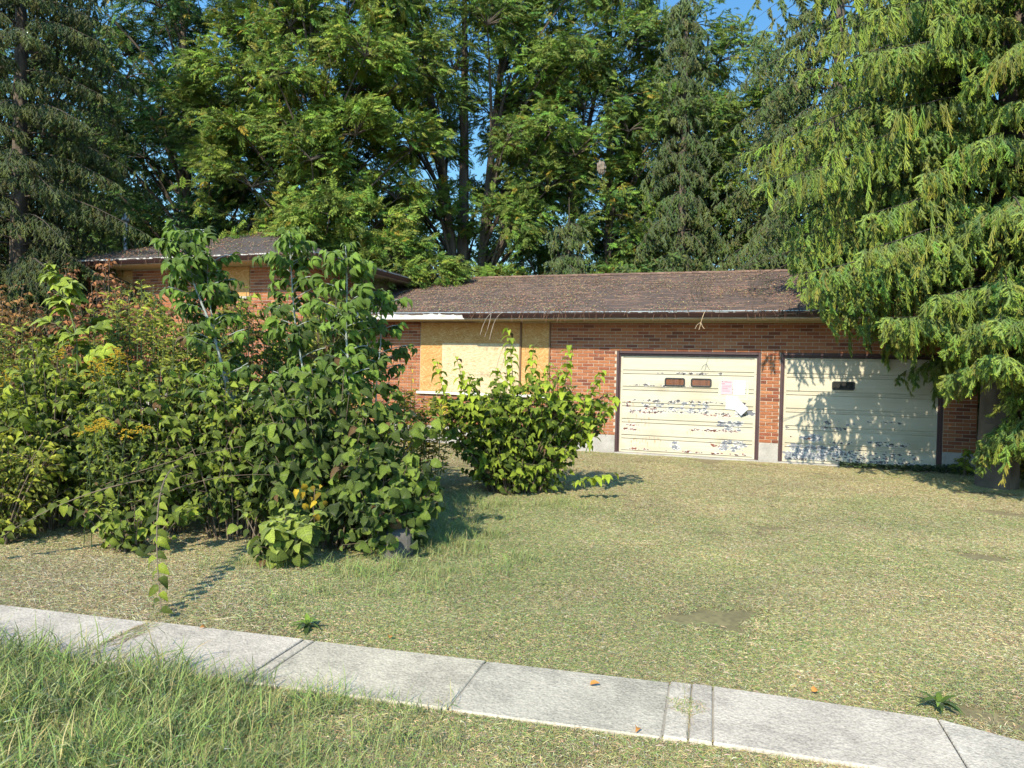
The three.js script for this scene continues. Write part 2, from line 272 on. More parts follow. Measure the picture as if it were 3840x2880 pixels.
const T_d2 = peel(12, [[0.24, 0.12, 0.34, 0.09, 130, 'grey'], [0.16, 0.07, 0.26, 0.06, 70, 'grey'], [0.62, 0.1, 0.6, 0.1, 120, 'dark'], [0.2, 0.25, 0.12, 0.05, 26, 'grey'], [0.19, 0.245, 0.05, 0.02, 6, 'rust'], [0.06, 0.25, 0.02, 0.01, 4, 'rust'], [0.4, 0.22, 0.16, 0.03, 14, 'dark'], [0.7, 0.22, 0.3, 0.04, 30, 'dark'], [0.27, 0.4, 0.24, 0.03, 16, 'dark'], [0.45, 0.39, 0.06, 0.02, 5, 'grey'], [0.36, 0.34, 0.2, 0.014, 26, 'dark'], [0.5, 0.045, 0.9, 0.014, 60, 'dark'], [0.03, 0.33, 0.02, 0.02, 3, 'dark'], [0.66, 0.42, 0.3, 0.01, 14, 'dark']], [[0.3, 0.16, 0.3, 0.08, 12]]);
rand = rng(77);
const grooves = [2.03, 1.692, 1.352, 1.015, 0.677, 0.341, 0.02];
function garageDoor(x0, x1, texture, label, windows) {
  const d = new THREE.Group(); d.name = 'garage_door'; d.userData.label = label; house.add(d);
  const m = std({ map: texture, color: rgb(0.58, 0.57, 0.585), roughness: 0.55, bumpMap: T_grain, bumpScale: 0.0008 }), zf = -0.10;
  const a = x0 + 0.075, b = x1 - 0.075, W = b - a;
  const uvs = (g) => { const p = g.attributes.position, u = g.attributes.uv; for (let i = 0; i < p.count; i++) u.setXY(i, (p.getX(i) - a) / W, p.getY(i) / 2.03); return g; };
  for (let k = 0; k < 6; k++) {
    const y1 = grooves[k], y0 = grooves[k + 1], s = 0.045, e = 0.006, prof = [[y0 + 0.001, -0.0005], [y0 + 0.03, 0], [y0 + 0.031, -0.024], [y0 + 0.044, -0.024], [y0 + 0.047, 0], [(y0 + y1) / 2, 0.003], [y1 - 0.044, 0], [y1 - 0.042, -0.024], [y1 - 0.029, -0.024], [y1 - 0.027, 0], [y1 - 0.001, -0.0005]];
    const n = 14, g = new Geo();                                                            // pressed metal, very slightly wavy
    for (let i = 0; i <= n; i++) for (const [y, z] of prof) { const x = mix(a + s, b - s, i / n); g.v(x, y, zf + z + 0.0025 * (vnoise(x * 2.3, y * 3, k + x0 * 7) - 0.5)); }
    const N = prof.length; for (let i = 0; i < n; i++) for (let j = 0; j + 1 < N; j++) g.q(i * N + j, (i + 1) * N + j, (i + 1) * N + j + 1, i * N + j + 1);
    part('panel', uvs(g.build(false)), m, d);
    for (const [p, q] of [[a, a + s], [b - s, b]]) part('stile', uvs(chamferBox(p, q, y0 + 0.001, y1 - 0.001, zf - 0.04, zf + 0.002, 0.002)), m, d);
  }
  part('door_backing', box(a + 0.045, b - 0.045, 0.03, 2.02, zf - 0.045, zf - 0.03), M_dark, d);
  for (const [wx0, wx1, wy0, wy1, curtain] of windows) {
    const w = wx1 - wx0, h = wy1 - wy0, cx = (wx0 + wx1) / 2, cy = (wy0 + wy1) / 2;
    const rrect = (w, h, r) => { const s = new THREE.Shape(); s.moveTo(-w / 2 + r, -h / 2); s.lineTo(w / 2 - r, -h / 2); s.absarc(w / 2 - r, -h / 2 + r, r, -Math.PI / 2, 0); s.lineTo(w / 2, h / 2 - r); s.absarc(w / 2 - r, h / 2 - r, r, 0, Math.PI / 2); s.lineTo(-w / 2 + r, h / 2); s.absarc(-w / 2 + r, h / 2 - r, r, Math.PI / 2, Math.PI); s.lineTo(-w / 2, -h / 2 + r); s.absarc(-w / 2 + r, -h / 2 + r, r, Math.PI, 1.5 * Math.PI); return s; };
    const s = rrect(w, h, 0.04), hole = rrect(w - 0.036, h - 0.036, 0.028); s.holes.push(hole);
    const fr = new THREE.ExtrudeGeometry(s, { depth: 0.018, bevelEnabled: true, bevelSize: 0.004, bevelThickness: 0.004, bevelSegments: 2, curveSegments: 6 }); fr.translate(cx, cy, zf + 0.002);
    part('window_frame', fr, M_rubber, d);
    const gl = new THREE.ShapeGeometry(rrect(w - 0.03, h - 0.03, 0.03), 6); gl.translate(cx, cy, zf + 0.012);
    if (curtain) {
      part('pane', gl, new THREE.MeshPhysicalMaterial({ transmission: 1, thickness: 0, roughness: 0.06, color: rgb(0.85, 0.8, 0.75) }), d);
      const c = new THREE.ShapeGeometry(rrect(w - 0.034, h - 0.034, 0.03), 6); c.translate(cx, cy, zf + 0.006);
      part('backing_board', c, curtain, d, 'brown wrinkled paper behind the small window');
    } else part('pane', gl, M_dark, d, 'black empty window opening');
  }
  // timber frame round the opening
  part('door_frame', chamferBox(x0 + 0.001, x0 + 0.05, 0, DH - 0.001, -0.15, -0.01, 0.005), M_frame, d); part('door_frame', chamferBox(x1 - 0.05, x1 - 0.001, 0, DH - 0.001, -0.15, -0.01, 0.005), M_frame, d);
  part('door_frame', chamferBox(x0 + 0.051, x1 - 0.051, DH - 0.055, DH - 0.001, -0.15, -0.012, 0.005), M_frame, d);
  part('door_stop', box(x0 + 0.051, x0 + 0.075, 0, DH - 0.056, -0.14, -0.055), M_frame, d); part('door_stop', box(x1 - 0.075, x1 - 0.051, 0, DH - 0.056, -0.14, -0.055), M_frame, d); part('door_stop', box(x0 + 0.076, x1 - 0.076, DH - 0.09, DH - 0.056, -0.14, -0.055), M_frame, d);
  return d;
}
const M_curtain = std({ color: rgb(0.33, 0.17, 0.10), map: canvasTex(256, 128, (g) => { g.fillStyle = '#c9b6a4'; g.fillRect(0, 0, 256, 128); for (let i = 0; i < 60; i++) { g.fillStyle = `rgba(${rand() < 0.5 ? '250,220,190' : '110,80,60'},0.16)`; g.fillRect(rand() * 256, 0, 3 + rand() * 34, 128); } }), roughness: 0.8 });
M_curtain.map.repeat.set(2, 2);
garageDoor(...D1, T_d1, 'cream garage door with two small windows, taped notices and rust stains', [[0.99, 1.39, 1.425, 1.588, M_curtain], [1.512, 1.912, 1.425, 1.588, M_curtain]]);
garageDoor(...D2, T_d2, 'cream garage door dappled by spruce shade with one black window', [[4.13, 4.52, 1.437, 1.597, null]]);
// roofs
const RY0 = 2.885, RO0 = 0.72, RY1 = 4.2, RO1 = -3.5, RS0 = -7.2, RS1 = 6.95;
const slope = (t) => [mix(RO0, RO1, t), mix(RY0, RY1, t)];
const roof = H('roof', (() => { const g = new Geo(), th = 0.1; const P = [[RO0, RY0 - 0.012], [RO1, RY1 - 0.012], [-7.7, RY0 - 0.012], [-7.7, RY0 - th], [RO1, RY1 - th], [RO0, RY0 - th]]; for (let k = 0; k < 6; k++) { const n = (k + 1) % 6; g.q(...[[RS0, P[n]], [RS1, P[n]], [RS1, P[k]], [RS0, P[k]]].map(([s, [o, y]]) => g.v(s, y, o, s, o))); } for (const [s, f] of [[RS0, 0], [RS1, 1]]) { const id = P.map(([o, y]) => g.v(s, y, o)); g.q(id[0], id[1], id[4], id[5]); g.q(id[1], id[2], id[3], id[4]); } return g.build(false); })(), std({ color: rgb(0.05, 0.042, 0.038), roughness: 1 }));
const AP = V(-9.72, 5.27, -1.3), RB = V(-9.72, 5.27, -2.6), E = { s0: -13.55, s1: -5.86, o1: 2.33, o0: -6.6, y: 4.02 };
const mroof = H('roof', (() => { const g = new Geo(), v = (x, y, z) => g.v(x, y, z, x, z), a = [v(E.s0, E.y, E.o1), v(E.s1, E.y, E.o1), v(E.s1, E.y, E.o0), v(E.s0, E.y, E.o0)], t1 = v(AP.x, AP.y, AP.z), t2 = v(RB.x, RB.y, RB.z); g.t(a[0], a[1], t1); g.q(a[1], a[2], t2, t1); g.t(a[2], a[3], t2); g.q(a[3], a[0], t1, t2); g.q(a[3], a[2], a[1], a[0]); return g.build(false); })(), std({ color: rgb(0.05, 0.042, 0.038), roughness: 1 }), 'taller hipped roof over the left part of the house');
{ // shingles
  const VAR = 16, geos = [], W = 0.36, EX = 0.137;
  for (let k = 0; k < VAR; k++) {
    const g = new Geo(), w = rand(), c = w < 0.25 ? [0.075, 0.062, 0.056] : w < 0.5 ? [0.13, 0.105, 0.09] : w < 0.8 ? [0.10, 0.083, 0.074] : [0.17, 0.135, 0.11], n = 5, th = rr(0.014, 0.03), ou = rand() * 3, top = [], bot = [], low = [];
    for (let i = 0; i <= n; i++) { const x = mix(-W / 2 + 0.003, W / 2 - 0.003, i / n), e = rr(-0.012, 0.016), lift = rr(0, 0.016) + th; top.push(g.v(x, 0.004, EX + 0.06, x + ou, 0.2, c)); bot.push(g.v(x, lift, e, x + ou, 0, c)); low.push(g.v(x, lift - th, e + 0.003, x + ou, -0.02, c.map((q) => q * 0.6))); }
    for (let i = 0; i < n; i++) { g.q(bot[i], bot[i + 1], top[i + 1], top[i]); g.q(low[i], low[i + 1], bot[i + 1], bot[i]); }
    geos.push(g.build(false));                                                               // shape: x along the course, z up the slope from the butt edge, y off the roof
  }
  const main = [], hip = [], dirZ = V(0, 0, 1);
  function lay(list, o, ux, uz, ny, su, sv, inside, rows) {                                   // o: start of the eave, ux along it, uz up the slope
    for (let r = 0; r < rows; r++) for (let u = (r % 2 ? -W / 2 : 0) + rr(-0.05, 0.05); u < su; u += W) {
      const p = o.clone().addScaledVector(ux, u).addScaledVector(uz, r * EX + rr(-0.008, 0.008)); if (!inside(p, u, r * EX)) continue;
      const m = new THREE.Matrix4().makeBasis(ux, ny, uz).setPosition(p.addScaledVector(ny, 0.002)); list.push({ m, g: Math.floor(rand() * VAR), d: p.distanceTo(EYE) });
    }
  }
  const up = V(0, RY1 - RY0, RO1 - RO0).normalize(), n = V(0, 0, 0).crossVectors(up, V(1, 0, 0)).normalize(), sl = Math.hypot(RY1 - RY0, RO1 - RO0);
  lay(main, V(RS0, RY0 - 0.01, RO0 + 0.03), V(1, 0, 0), up, n, RS1 - RS0, sl, (p, u) => u > 0.1 && u < RS1 - RS0 - 0.1 && !(p.x < E.s1 - 0.05 && p.y < E.y && p.z > -2.3), Math.floor(sl / EX));
  const hu = V(0, AP.y - E.y, AP.z - E.o1).normalize(), hn = V(0, 0, 0).crossVectors(hu, V(1, 0, 0)).normalize();
  lay(hip, V(E.s0, E.y, E.o1 + 0.02), V(1, 0, 0), hu, hn, E.s1 - E.s0, 0, (p) => { const t = (p.y - E.y + 0.05) / (AP.y - E.y); return p.x > mix(E.s0, AP.x, t) + 0.08 && p.x < mix(E.s1, AP.x, t) - 0.08; }, 27);
  const su = V(AP.x - E.s1, AP.y - E.y, 0).normalize(), sn = V(0, 0, 0).crossVectors(su, V(0, 0, -1)).normalize();
  lay(hip, V(E.s1 + 0.02, E.y, E.o1), V(0, 0, -1), su, sn, 8.9, 0, (p) => { const t = (p.y - E.y + 0.05) / (AP.y - E.y); return p.z < mix(E.o1, AP.z, t) - 0.08 && p.z > mix(E.o0, RB.z, t); }, 29);
  main.sort((a, b) => a.d - b.d);
  main.slice(0, 300).forEach((it) => part('shingle', geos[it.g], M_shingle, roof).applyMatrix4(it.m));
  part('shingle_courses', mergeGeometries(main.slice(300).map((it) => geos[it.g].clone().applyMatrix4(it.m))), M_shingle, roof).userData.kind = 'stuff';
  part('shingle_courses', mergeGeometries(hip.map((it) => geos[it.g].clone().applyMatrix4(it.m))), M_shingle, mroof).userData.kind = 'stuff';
  for (let s = RS0 + 0.2; s < RS1 - 0.1; s += 0.17) { const c = mix3([0.10, 0.083, 0.075], [0.19, 0.16, 0.14], rand()), g = new Geo(), w = 0.14, id = [[-w, -0.045], [0, 0.018], [w, -0.045]].flatMap(([o, y]) => [g.v(0, y, o, o, 0, c), g.v(0.3, y - 0.014, o, o, 0.3, c)]); g.q(id[0], id[1], id[3], id[2]); g.q(id[2], id[3], id[5], id[4]); const e = [[-w, -0.06], [0, 0.004], [w, -0.06]].map(([o, y]) => g.v(0, y, o, o, 0, c.map((q) => q * 0.5))); g.q(e[0], e[1], id[2], id[0]); g.q(e[1], e[2], id[4], id[2]); const m = part('ridge_cap', g.build(false), M_shingle, roof); m.position.set(s, RY1 + 0.012 + rr(-0.004, 0.004), RO1); }
}
{ // eaves: fascia, gutter, soffit boards
  const gut = (len) => { const s = new THREE.Shape(); s.moveTo(0, 0.005); s.lineTo(0, -0.085); s.lineTo(0.06, -0.085); s.bezierCurveTo(0.075, -0.07, 0.08, -0.055, 0.10, -0.03); s.lineTo(0.115, 0); s.lineTo(0.106, 0.002); s.lineTo(0.09, -0.03); s.bezierCurveTo(0.07, -0.06, 0.066, -0.076, 0.055, -0.078); s.lineTo(0.006, -0.078); s.lineTo(0.006, 0.005); const g = new THREE.ExtrudeGeometry(s, { depth: len, bevelEnabled: false, curveSegments: 6 }); g.rotateY(-Math.PI / 2); return g; };  // profile x becomes z, length becomes -x
  const G = (a, b, y, o, label) => { const g = gut(b - a); g.translate(b, y, o); return H('gutter', g, M_gutter, label); };
  G(-3.16, RS1 + 0.02, 2.842, RO0 + 0.014);
  G(E.s0, E.s1 + 0.1, 3.965, E.o1 + 0.014);
  { const g = gut(4.2); g.rotateY(Math.PI / 2); g.translate(E.s1 + 0.014, 3.965, E.o1 - 4.14); H('gutter', g, M_gutter); }
  H('fascia', chamferBox(RS0, -3.145, 2.735, RY0 - 0.012, RO0 - 0.035, RO0 + 0.012, 0.004), M_fascia, 'weathered white fascia board where the gutter is missing');
  H('fascia', chamferBox(-3.14, RS1, 2.735, RY0 - 0.012, RO0 - 0.035, RO0 + 0.012, 0.004), M_fascia);
  H('drip_edge', box(RS0, RS1, RY0 - 0.011, RY0 - 0.003, RO0 - 0.03, RO0 + 0.032), std({ color: rgb(0.55, 0.58, 0.6), roughness: 0.35, metalness: 0.4 }));
  H('fascia', chamferBox(E.s0, E.s1, MSOF, E.y - 0.004, E.o1 - 0.035, E.o1 + 0.012, 0.004), M_fascia);
  H('fascia', box(E.s1 - 0.035, E.s1 + 0.012, MSOF, E.y - 0.004, E.o0, E.o1 - 0.037), M_fascia); H('fascia', box(E.s0 - 0.012, E.s0 + 0.035, MSOF, E.y - 0.004, E.o0, E.o1 - 0.037), M_fascia);
  const soffit = (a, b, y, o0, o1) => { for (let s = a; s < b; s += 0.305) { const e = Math.min(s + 0.302, b), g = new Geo(); g.box(s, e, y - 0.004, y + 0.012, o0, o1); for (let k = 1; k < 3; k++) g.box(s + k * 0.1 - 0.004, s + k * 0.1 + 0.004, y - 0.009, y - 0.004, o0, o1); H('soffit_panel', g.build(), M_soffit); } };
  soffit(S0 + 0.9, RS1, 2.742, -0.012, RO0 - 0.036); soffit(E.s0 + 0.02, E.s1 - 0.04, MSOF + 0.006, MOUT - 0.012, E.o1 - 0.036);
  H('soffit_panel', box(S0, E.s1 - 0.036, MSOF, MSOF + 0.012, E.o0, MOUT - 0.015), M_soffit);
  H('frieze_board', box(-3.2, S1, SOF - 0.035, SOF + 0.004, 0.002, 0.02), std({ color: rgb(0.42, 0.35, 0.2), roughness: 0.7 }));
}
{ // plywood over the windows and the door
  rand = rng(5);
  const osb = (tone, stamp) => canvasTex(1024, 1024, (g) => {
    g.fillStyle = tone[0]; g.fillRect(0, 0, 1024, 1024);
    for (let i = 0; i < 5200; i++) { g.save(); g.translate(rand() * 1024, rand() * 1024); g.rotate((rand() - 0.5) * 2.4); g.fillStyle = pick(tone); g.globalAlpha = 0.30 + rand() * 0.4; const l = 18 + rand() * 60, w = 3 + rand() * 9; g.beginPath(); g.moveTo(-l / 2, 0); g.lineTo(-l * 0.3, -w / 2); g.lineTo(l / 2, -w * 0.3); g.lineTo(l * 0.4, w / 2); g.fill(); if (rand() < 0.4) { g.globalAlpha = 0.3; g.strokeStyle = '#7a5c38'; g.lineWidth = 1; g.stroke(); } g.restore(); }
    if (stamp) { g.globalAlpha = 0.5; g.fillStyle = g.strokeStyle = '#4a4036'; g.lineWidth = 2; g.strokeRect(455, 588, 380, 96); g.strokeRect(430, 588, 22, 96); g.font = 'bold 22px sans-serif'; g.fillText('24/16', 520, 642); for (let k = 0; k < 60; k++) g.fillRect(470 + rand() * 340, 596 + Math.floor(rand() * 5) * 18, 8 + rand() * 22, 7); g.lineWidth = 4; g.beginPath(); g.arc(622, 642, 15, 0.6, 5.7); g.stroke(); }
  });
  const t1 = ['#d3bf9c', '#e2d2b3', '#c4a87c', '#b98f5c', '#eadfc6', '#cdb48a'], t2 = ['#c79a5e', '#d9b47c', '#b5813f', '#e0c391', '#a9783f'], T1 = osb(t1, true), T2 = osb(t2);
  const board = (name, s0, s1, y0, y1, z0, z1, t, label) => { const g = chamferBox(s0, s1, y0, y1, z0, z1, 0.003), p = g.attributes.position, u = g.attributes.uv, W = s1 - s0; for (let i = 0; i < p.count; i++) u.setXY(i, (p.getX(i) - s0) / (t === T1 ? W : 2.4), (p.getY(i) - y0) / (t === T1 ? y1 - y0 : 2.4)); return H(name, g, std({ map: t, color: rgb(0.74, 0.71, 0.67), roughness: 0.85, bumpMap: T_grain, bumpScale: 0.001 }), label); };
  board('window_board', -4.53, -3.72, 1.155, 2.715, -0.03, 0.022, T2, 'orange strand board sheet at the left of the big window');
  board('window_board', -3.98, -2.13, 1.155, 2.25, 0.024, 0.040, T1, 'pale strand board sheet with a printed stamp');
  board('window_board', -3.718, -2.13, 2.252, 2.715, -0.03, 0.022, T2);
  board('window_board', -2.09, -1.475, 1.155, 2.715, -0.02, 0.016, T2, 'narrow strand board sheet right of the post');
  H('window_post', chamferBox(-2.128, -2.092, 1.15, 2.715, -0.03, 0.05, 0.004), std({ color: rgb(0.16, 0.085, 0.04), roughness: 0.8 }));
  H('window_post', chamferBox(-1.473, -1.445, 1.15, 2.715, -0.03, 0.035, 0.004), std({ color: rgb(0.20, 0.12, 0.06), roughness: 0.8 }));
  H('window_sill', chamferBox(-4.6, -1.42, 1.09, 1.15, -0.08, 0.06, 0.006), std({ color: rgb(0.6, 0.57, 0.5), roughness: 0.8 }));
  H('window_back', box(-4.54, -1.45, 1.15, 2.73, -0.1, -0.06), M_dark);
  board('door_board', -6.54, -5.95, 0.38, 2.715, -0.03, 0.012, T2, 'strand board nailed over the front door');
  board('window_board', -8.81, -8.01, 3.20, MSOF - 0.004, MOUT - 0.03, MOUT + 0.014, T2); board('window_board', -12.6, -11.43, 3.20, MSOF - 0.004, MOUT - 0.03, MOUT + 0.014, T2);
  H('window_sill', chamferBox(-8.87, -7.95, 3.14, 3.195, MOUT - 0.08, MOUT + 0.05, 0.006), M_stone); H('window_sill', chamferBox(-12.66, -11.37, 3.14, 3.195, MOUT - 0.08, MOUT + 0.05, 0.006), M_stone);
  const lamp = new THREE.LatheGeometry([[0, -0.13], [0.05, -0.12], [0.06, 0], [0.07, 0.07], [0.03, 0.1], [0.012, 0.13], [0, 0.13]].map(([x, y]) => new THREE.Vector2(x, y)), 10); lamp.translate(-5.42, 2.5, 0.10);
  H('wall_lamp', mergeGeometries([lamp.toNonIndexed(), box(-5.45, -5.39, 2.46, 2.56, 0.002, 0.06).toNonIndexed()].map((g) => { g.deleteAttribute('color'); return g; })), M_rubber, 'small black lamp beside the boarded door');
}
{ // roof vent and service mast
  const p = fac(-12.2, -3.4, 0), v = thing('roof_vent', 'dark round metal vent with a wide cap standing on the hipped roof', 'vent', fac(-11.05, -2.4).x, 4.55, fac(-11.05, -2.4).z);
  part('pipe', new THREE.CylinderGeometry(0.12, 0.13, 0.95, 14).translate(0, 0.45, 0), M_vent, v);
  part('cap', new THREE.LatheGeometry([[0.13, 0.86], [0.27, 0.90], [0.28, 0.95], [0.12, 1.04], [0, 1.06]].map(([x, y]) => new THREE.Vector2(x, y)), 18), M_vent, v);
  const m = thing('service_mast', 'pale grey metal mast rising from the left end of the hipped roof', 'mast', fac(-13.0, 0.4).x, 3.6, fac(-13.0, 0.4).z);
  part('pipe', new THREE.CylinderGeometry(0.045, 0.045, 1.75, 10).translate(0, 0.87, 0), M_pipe, m);
  part('weatherhead', new THREE.LatheGeometry([[0, 1.98], [0.06, 1.93], [0.10, 1.80], [0.09, 1.74], [0, 1.74]].map(([x, y]) => new THREE.Vector2(x, y)), 12), M_pipe, m);
}
// notices taped to the left garage door
function notice(label, s, y, w, h, tilt, paper, ink, seed, curl = 0, out = -0.096) {
  rand = rng(seed);
  const t = canvasTex(128, 168, (g) => {
    g.fillStyle = paper; g.fillRect(0, 0, 128, 168); g.fillStyle = ink; g.globalAlpha = 0.9; g.beginPath(); g.arc(17, 13, 6, 0, 7); g.fill(); g.fillRect(30, 9, 34, 3); g.fillRect(44, 17, 70, 5); g.globalAlpha = 0.8;
    let y2 = 30; for (const [n, l] of [[4, 30], [1, 104], [2, 100], [3, 60], [1, 94], [2, 90]]) { for (let k = 0; k < n; k++) { let x = 10; while (x < 10 + l) { const q = 3 + rand() * 9; g.fillRect(x, y2, q, 2.6); x += q + 2; } y2 += 5.5; } y2 += 7; }
  });
  const p = fac(s, out), n = thing('notice', label, 'notice', p.x, y, p.z); n.rotation.y = -A;
  const g = new THREE.PlaneGeometry(w, h, 8, 10), q = g.attributes.position;
  for (let i = 0; i < q.count; i++) { const a = q.getX(i) / w + 0.5, b = 0.5 - q.getY(i) / h; q.setZ(i, 0.002 + 0.003 * Math.sin(a * 5 + seed) * b + curl * b * b * (0.5 + a)); }
  g.computeVertexNormals(); g.rotateZ(tilt);
  part('sheet', g, std({ map: t, color: rgb(0.60, 0.60, 0.60), roughness: 0.7, side: THREE.DoubleSide }), n); return n;
}
notice('pink printed notice taped to the left garage door', 2.208, 1.424, 0.222, 0.277, 0, '#eec3cb', '#5a4a55', 1);
notice('white printed notice beside the pink notice on the garage door', 2.45, 1.424, 0.222, 0.28, 0, '#f3f5f6', '#56606a', 2);
notice('white printed notice taped straight below the pink notice', 2.315, 1.122, 0.226, 0.27, -0.02, '#f1f4f7', '#6a747e', 3, 0.01, -0.09);
notice('loose white sheet hanging tilted and curling off the garage door', 2.468, 1.035, 0.2, 0.26, 0.82, '#f2f4f6', '#8a929a', 4, 0.10, -0.085);
{
  rand = rng(9); const p = fac(2.35, -0.098), t = thing('tape_strip', 'yellowed packing tape remains framing the notices on the garage door', 'tape', p.x, 1.37, p.z); t.rotation.y = -A;
  const m = std({ color: rgb(0.62, 0.55, 0.33), roughness: 0.4 });
  for (const [x0, x1, y0, y1] of [[-0.3, 0.3, 0.17, 0.215], [-0.3, -0.255, -0.12, 0.17], [0.235, 0.275, -0.14, 0.17], [-0.27, -0.05, -0.19, -0.145], [-0.3, -0.06, -0.235, -0.195], [0.11, 0.27, -0.19, -0.15]]) { const g = new THREE.PlaneGeometry(x1 - x0, y1 - y0, 6, 1), q = g.attributes.position; for (let i = 0; i < q.count; i++) q.setY(i, q.getY(i) + rr(-0.004, 0.004)); g.translate((x0 + x1) / 2, (y0 + y1) / 2, 0.0008 + 0.0003 * rand()); g.computeVertexNormals(); part('strip', g, m, t); }
}

// ---------------------------------------------------------------- leaves
const PROF = { ovate: (t) => Math.pow(Math.sin(Math.PI * Math.pow(t, 0.62)), 0.9), lance: (t) => Math.sin(Math.PI * Math.pow(t, 0.8)), round: (t) => Math.pow(Math.sin(Math.PI * Math.pow(t, 0.75)), 0.6) };
function leaf(len, w, { prof = 'ovate', n = 5, fold = 0.25, droop = 0.25, rise = 0.1, serr = 0, twist = 0, col = [1, 1, 1] } = {}) {
  const g = new Geo(), rows = [];
  for (let i = 0; i <= n; i++) {
    const t = i / n, k = i === n ? 0.02 : i === 0 ? 0.06 : PROF[prof](t) * (1 + serr * (i % 2 ? 1 : -1)), x = w * k, y = rise * len * Math.sin(Math.PI * t) - droop * len * t * t, z = len * t * (1 - droop * 0.35 * t), tw = twist * t;
    rows.push([g.v(-x, y + fold * x + tw * x, z, 0.5 - 0.5 * k, t, col), g.v(0, y, z, 0.5, t, col), g.v(x, y + fold * x - tw * x, z, 0.5 + 0.5 * k, t, col)]);
  }
  for (let i = 0; i < n; i++) { const [a, b, c] = rows[i], [d, e, f] = rows[i + 1]; g.q(a, b, e, d); g.q(b, c, f, e); }
  return g.build();
}
rand = rng(21);
const G_ovate = [0.1, 0.3, 0.55].map((d, i) => leaf(1, 0.28, { droop: d, fold: 0.25 + 0.2 * i, serr: 0.08, n: 6, twist: rr(-0.6, 0.6) }));
const G_small = [0.1, 0.4].map((d) => leaf(1, 0.25, { droop: d, n: 4, fold: 0.3 }));
const G_lance = [0.05, 0.3, 0.5].map((d) => leaf(1, 0.13, { prof: 'lance', droop: d, n: 4, fold: 0.35, twist: rr(-0.4, 0.4) }));
const G_round = [0.15, 0.45].map((d) => leaf(1, 0.36, { prof: 'round', droop: d, n: 6, fold: 0.15, serr: 0.05, twist: rr(-0.2, 0.2) }));
const G_lobed = [0.2, 0.5].map((d) => { const b = [leaf(1, 0.3, { droop: d, n: 6, serr: 0.1 })]; for (const s of [-1, 1]) b.push(leaf(0.7, 0.2, { droop: d * 0.7, n: 5, serr: 0.08 }).rotateY(s * 0.75).translate(s * 0.03, -0.004, 0.08)); return mergeGeometries(b); });
// a box elder leaf: a stalk and three to five hanging leaflets
const G_elder = [0, 1, 2, 3].map((k) => {
  const parts = [], st = new Geo(); st.tube(bez(V(0, 0, 0), V(0, 0.03, 0.25), V(0, 0.0, 0.42), 3), 0.009, 4, [0.9, 0.8, 0.7]); parts.push(st.build());
  const put = (l, w, z, yaw, pitch) => parts.push(leaf(l, w, { droop: 0.35 + 0.1 * (k % 3), n: 6, fold: 0.22, serr: 0.05, twist: rr(-0.4, 0.4), rise: 0.12 }).rotateX(pitch).rotateY(yaw).translate(0, 0, z));
  put(0.62, 0.155, 0.42, rr(-0.3, 0.3), rr(0.2, 0.85)); for (const s of [-1, 1]) put(0.52, 0.13, 0.36, s * rr(0.7, 1.2), rr(0.1, 0.9)); if (k % 2) for (const s of [-1, 1]) put(0.42, 0.11, 0.22, s * rr(0.9, 1.4), rr(0.1, 0.9));
  return mergeGeometries(parts);
});
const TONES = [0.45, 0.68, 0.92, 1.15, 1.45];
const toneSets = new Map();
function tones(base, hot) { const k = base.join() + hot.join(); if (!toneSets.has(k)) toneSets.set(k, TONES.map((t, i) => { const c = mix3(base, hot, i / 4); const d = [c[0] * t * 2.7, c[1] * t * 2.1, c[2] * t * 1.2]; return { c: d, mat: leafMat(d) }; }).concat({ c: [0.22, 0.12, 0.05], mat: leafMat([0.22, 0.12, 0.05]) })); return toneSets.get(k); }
const camWorld = V(0, 1.69, 0);
// Leaves of one plant: those seen largest from the street side are pieces of their own, the rest one mass.
function addLeaves(root, items, geos, base, hot, n, name = 'leaf') {
  const set = tones(base, hot), cells = new Map(), w = V();
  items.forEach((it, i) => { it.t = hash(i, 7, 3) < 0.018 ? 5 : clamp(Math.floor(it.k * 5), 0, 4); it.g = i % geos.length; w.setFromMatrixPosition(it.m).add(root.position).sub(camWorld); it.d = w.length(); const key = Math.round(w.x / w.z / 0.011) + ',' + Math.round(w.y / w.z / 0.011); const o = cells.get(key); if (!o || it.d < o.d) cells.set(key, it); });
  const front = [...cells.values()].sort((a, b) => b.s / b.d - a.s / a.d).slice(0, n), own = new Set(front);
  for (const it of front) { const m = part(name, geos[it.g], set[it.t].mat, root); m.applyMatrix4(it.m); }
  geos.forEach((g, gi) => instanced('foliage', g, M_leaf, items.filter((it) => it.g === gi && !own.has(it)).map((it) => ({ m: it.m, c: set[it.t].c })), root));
}
const up0 = V(0, 1, 0);
function leafDir(az, drop) { return V(Math.cos(az), drop, Math.sin(az)).normalize(); }

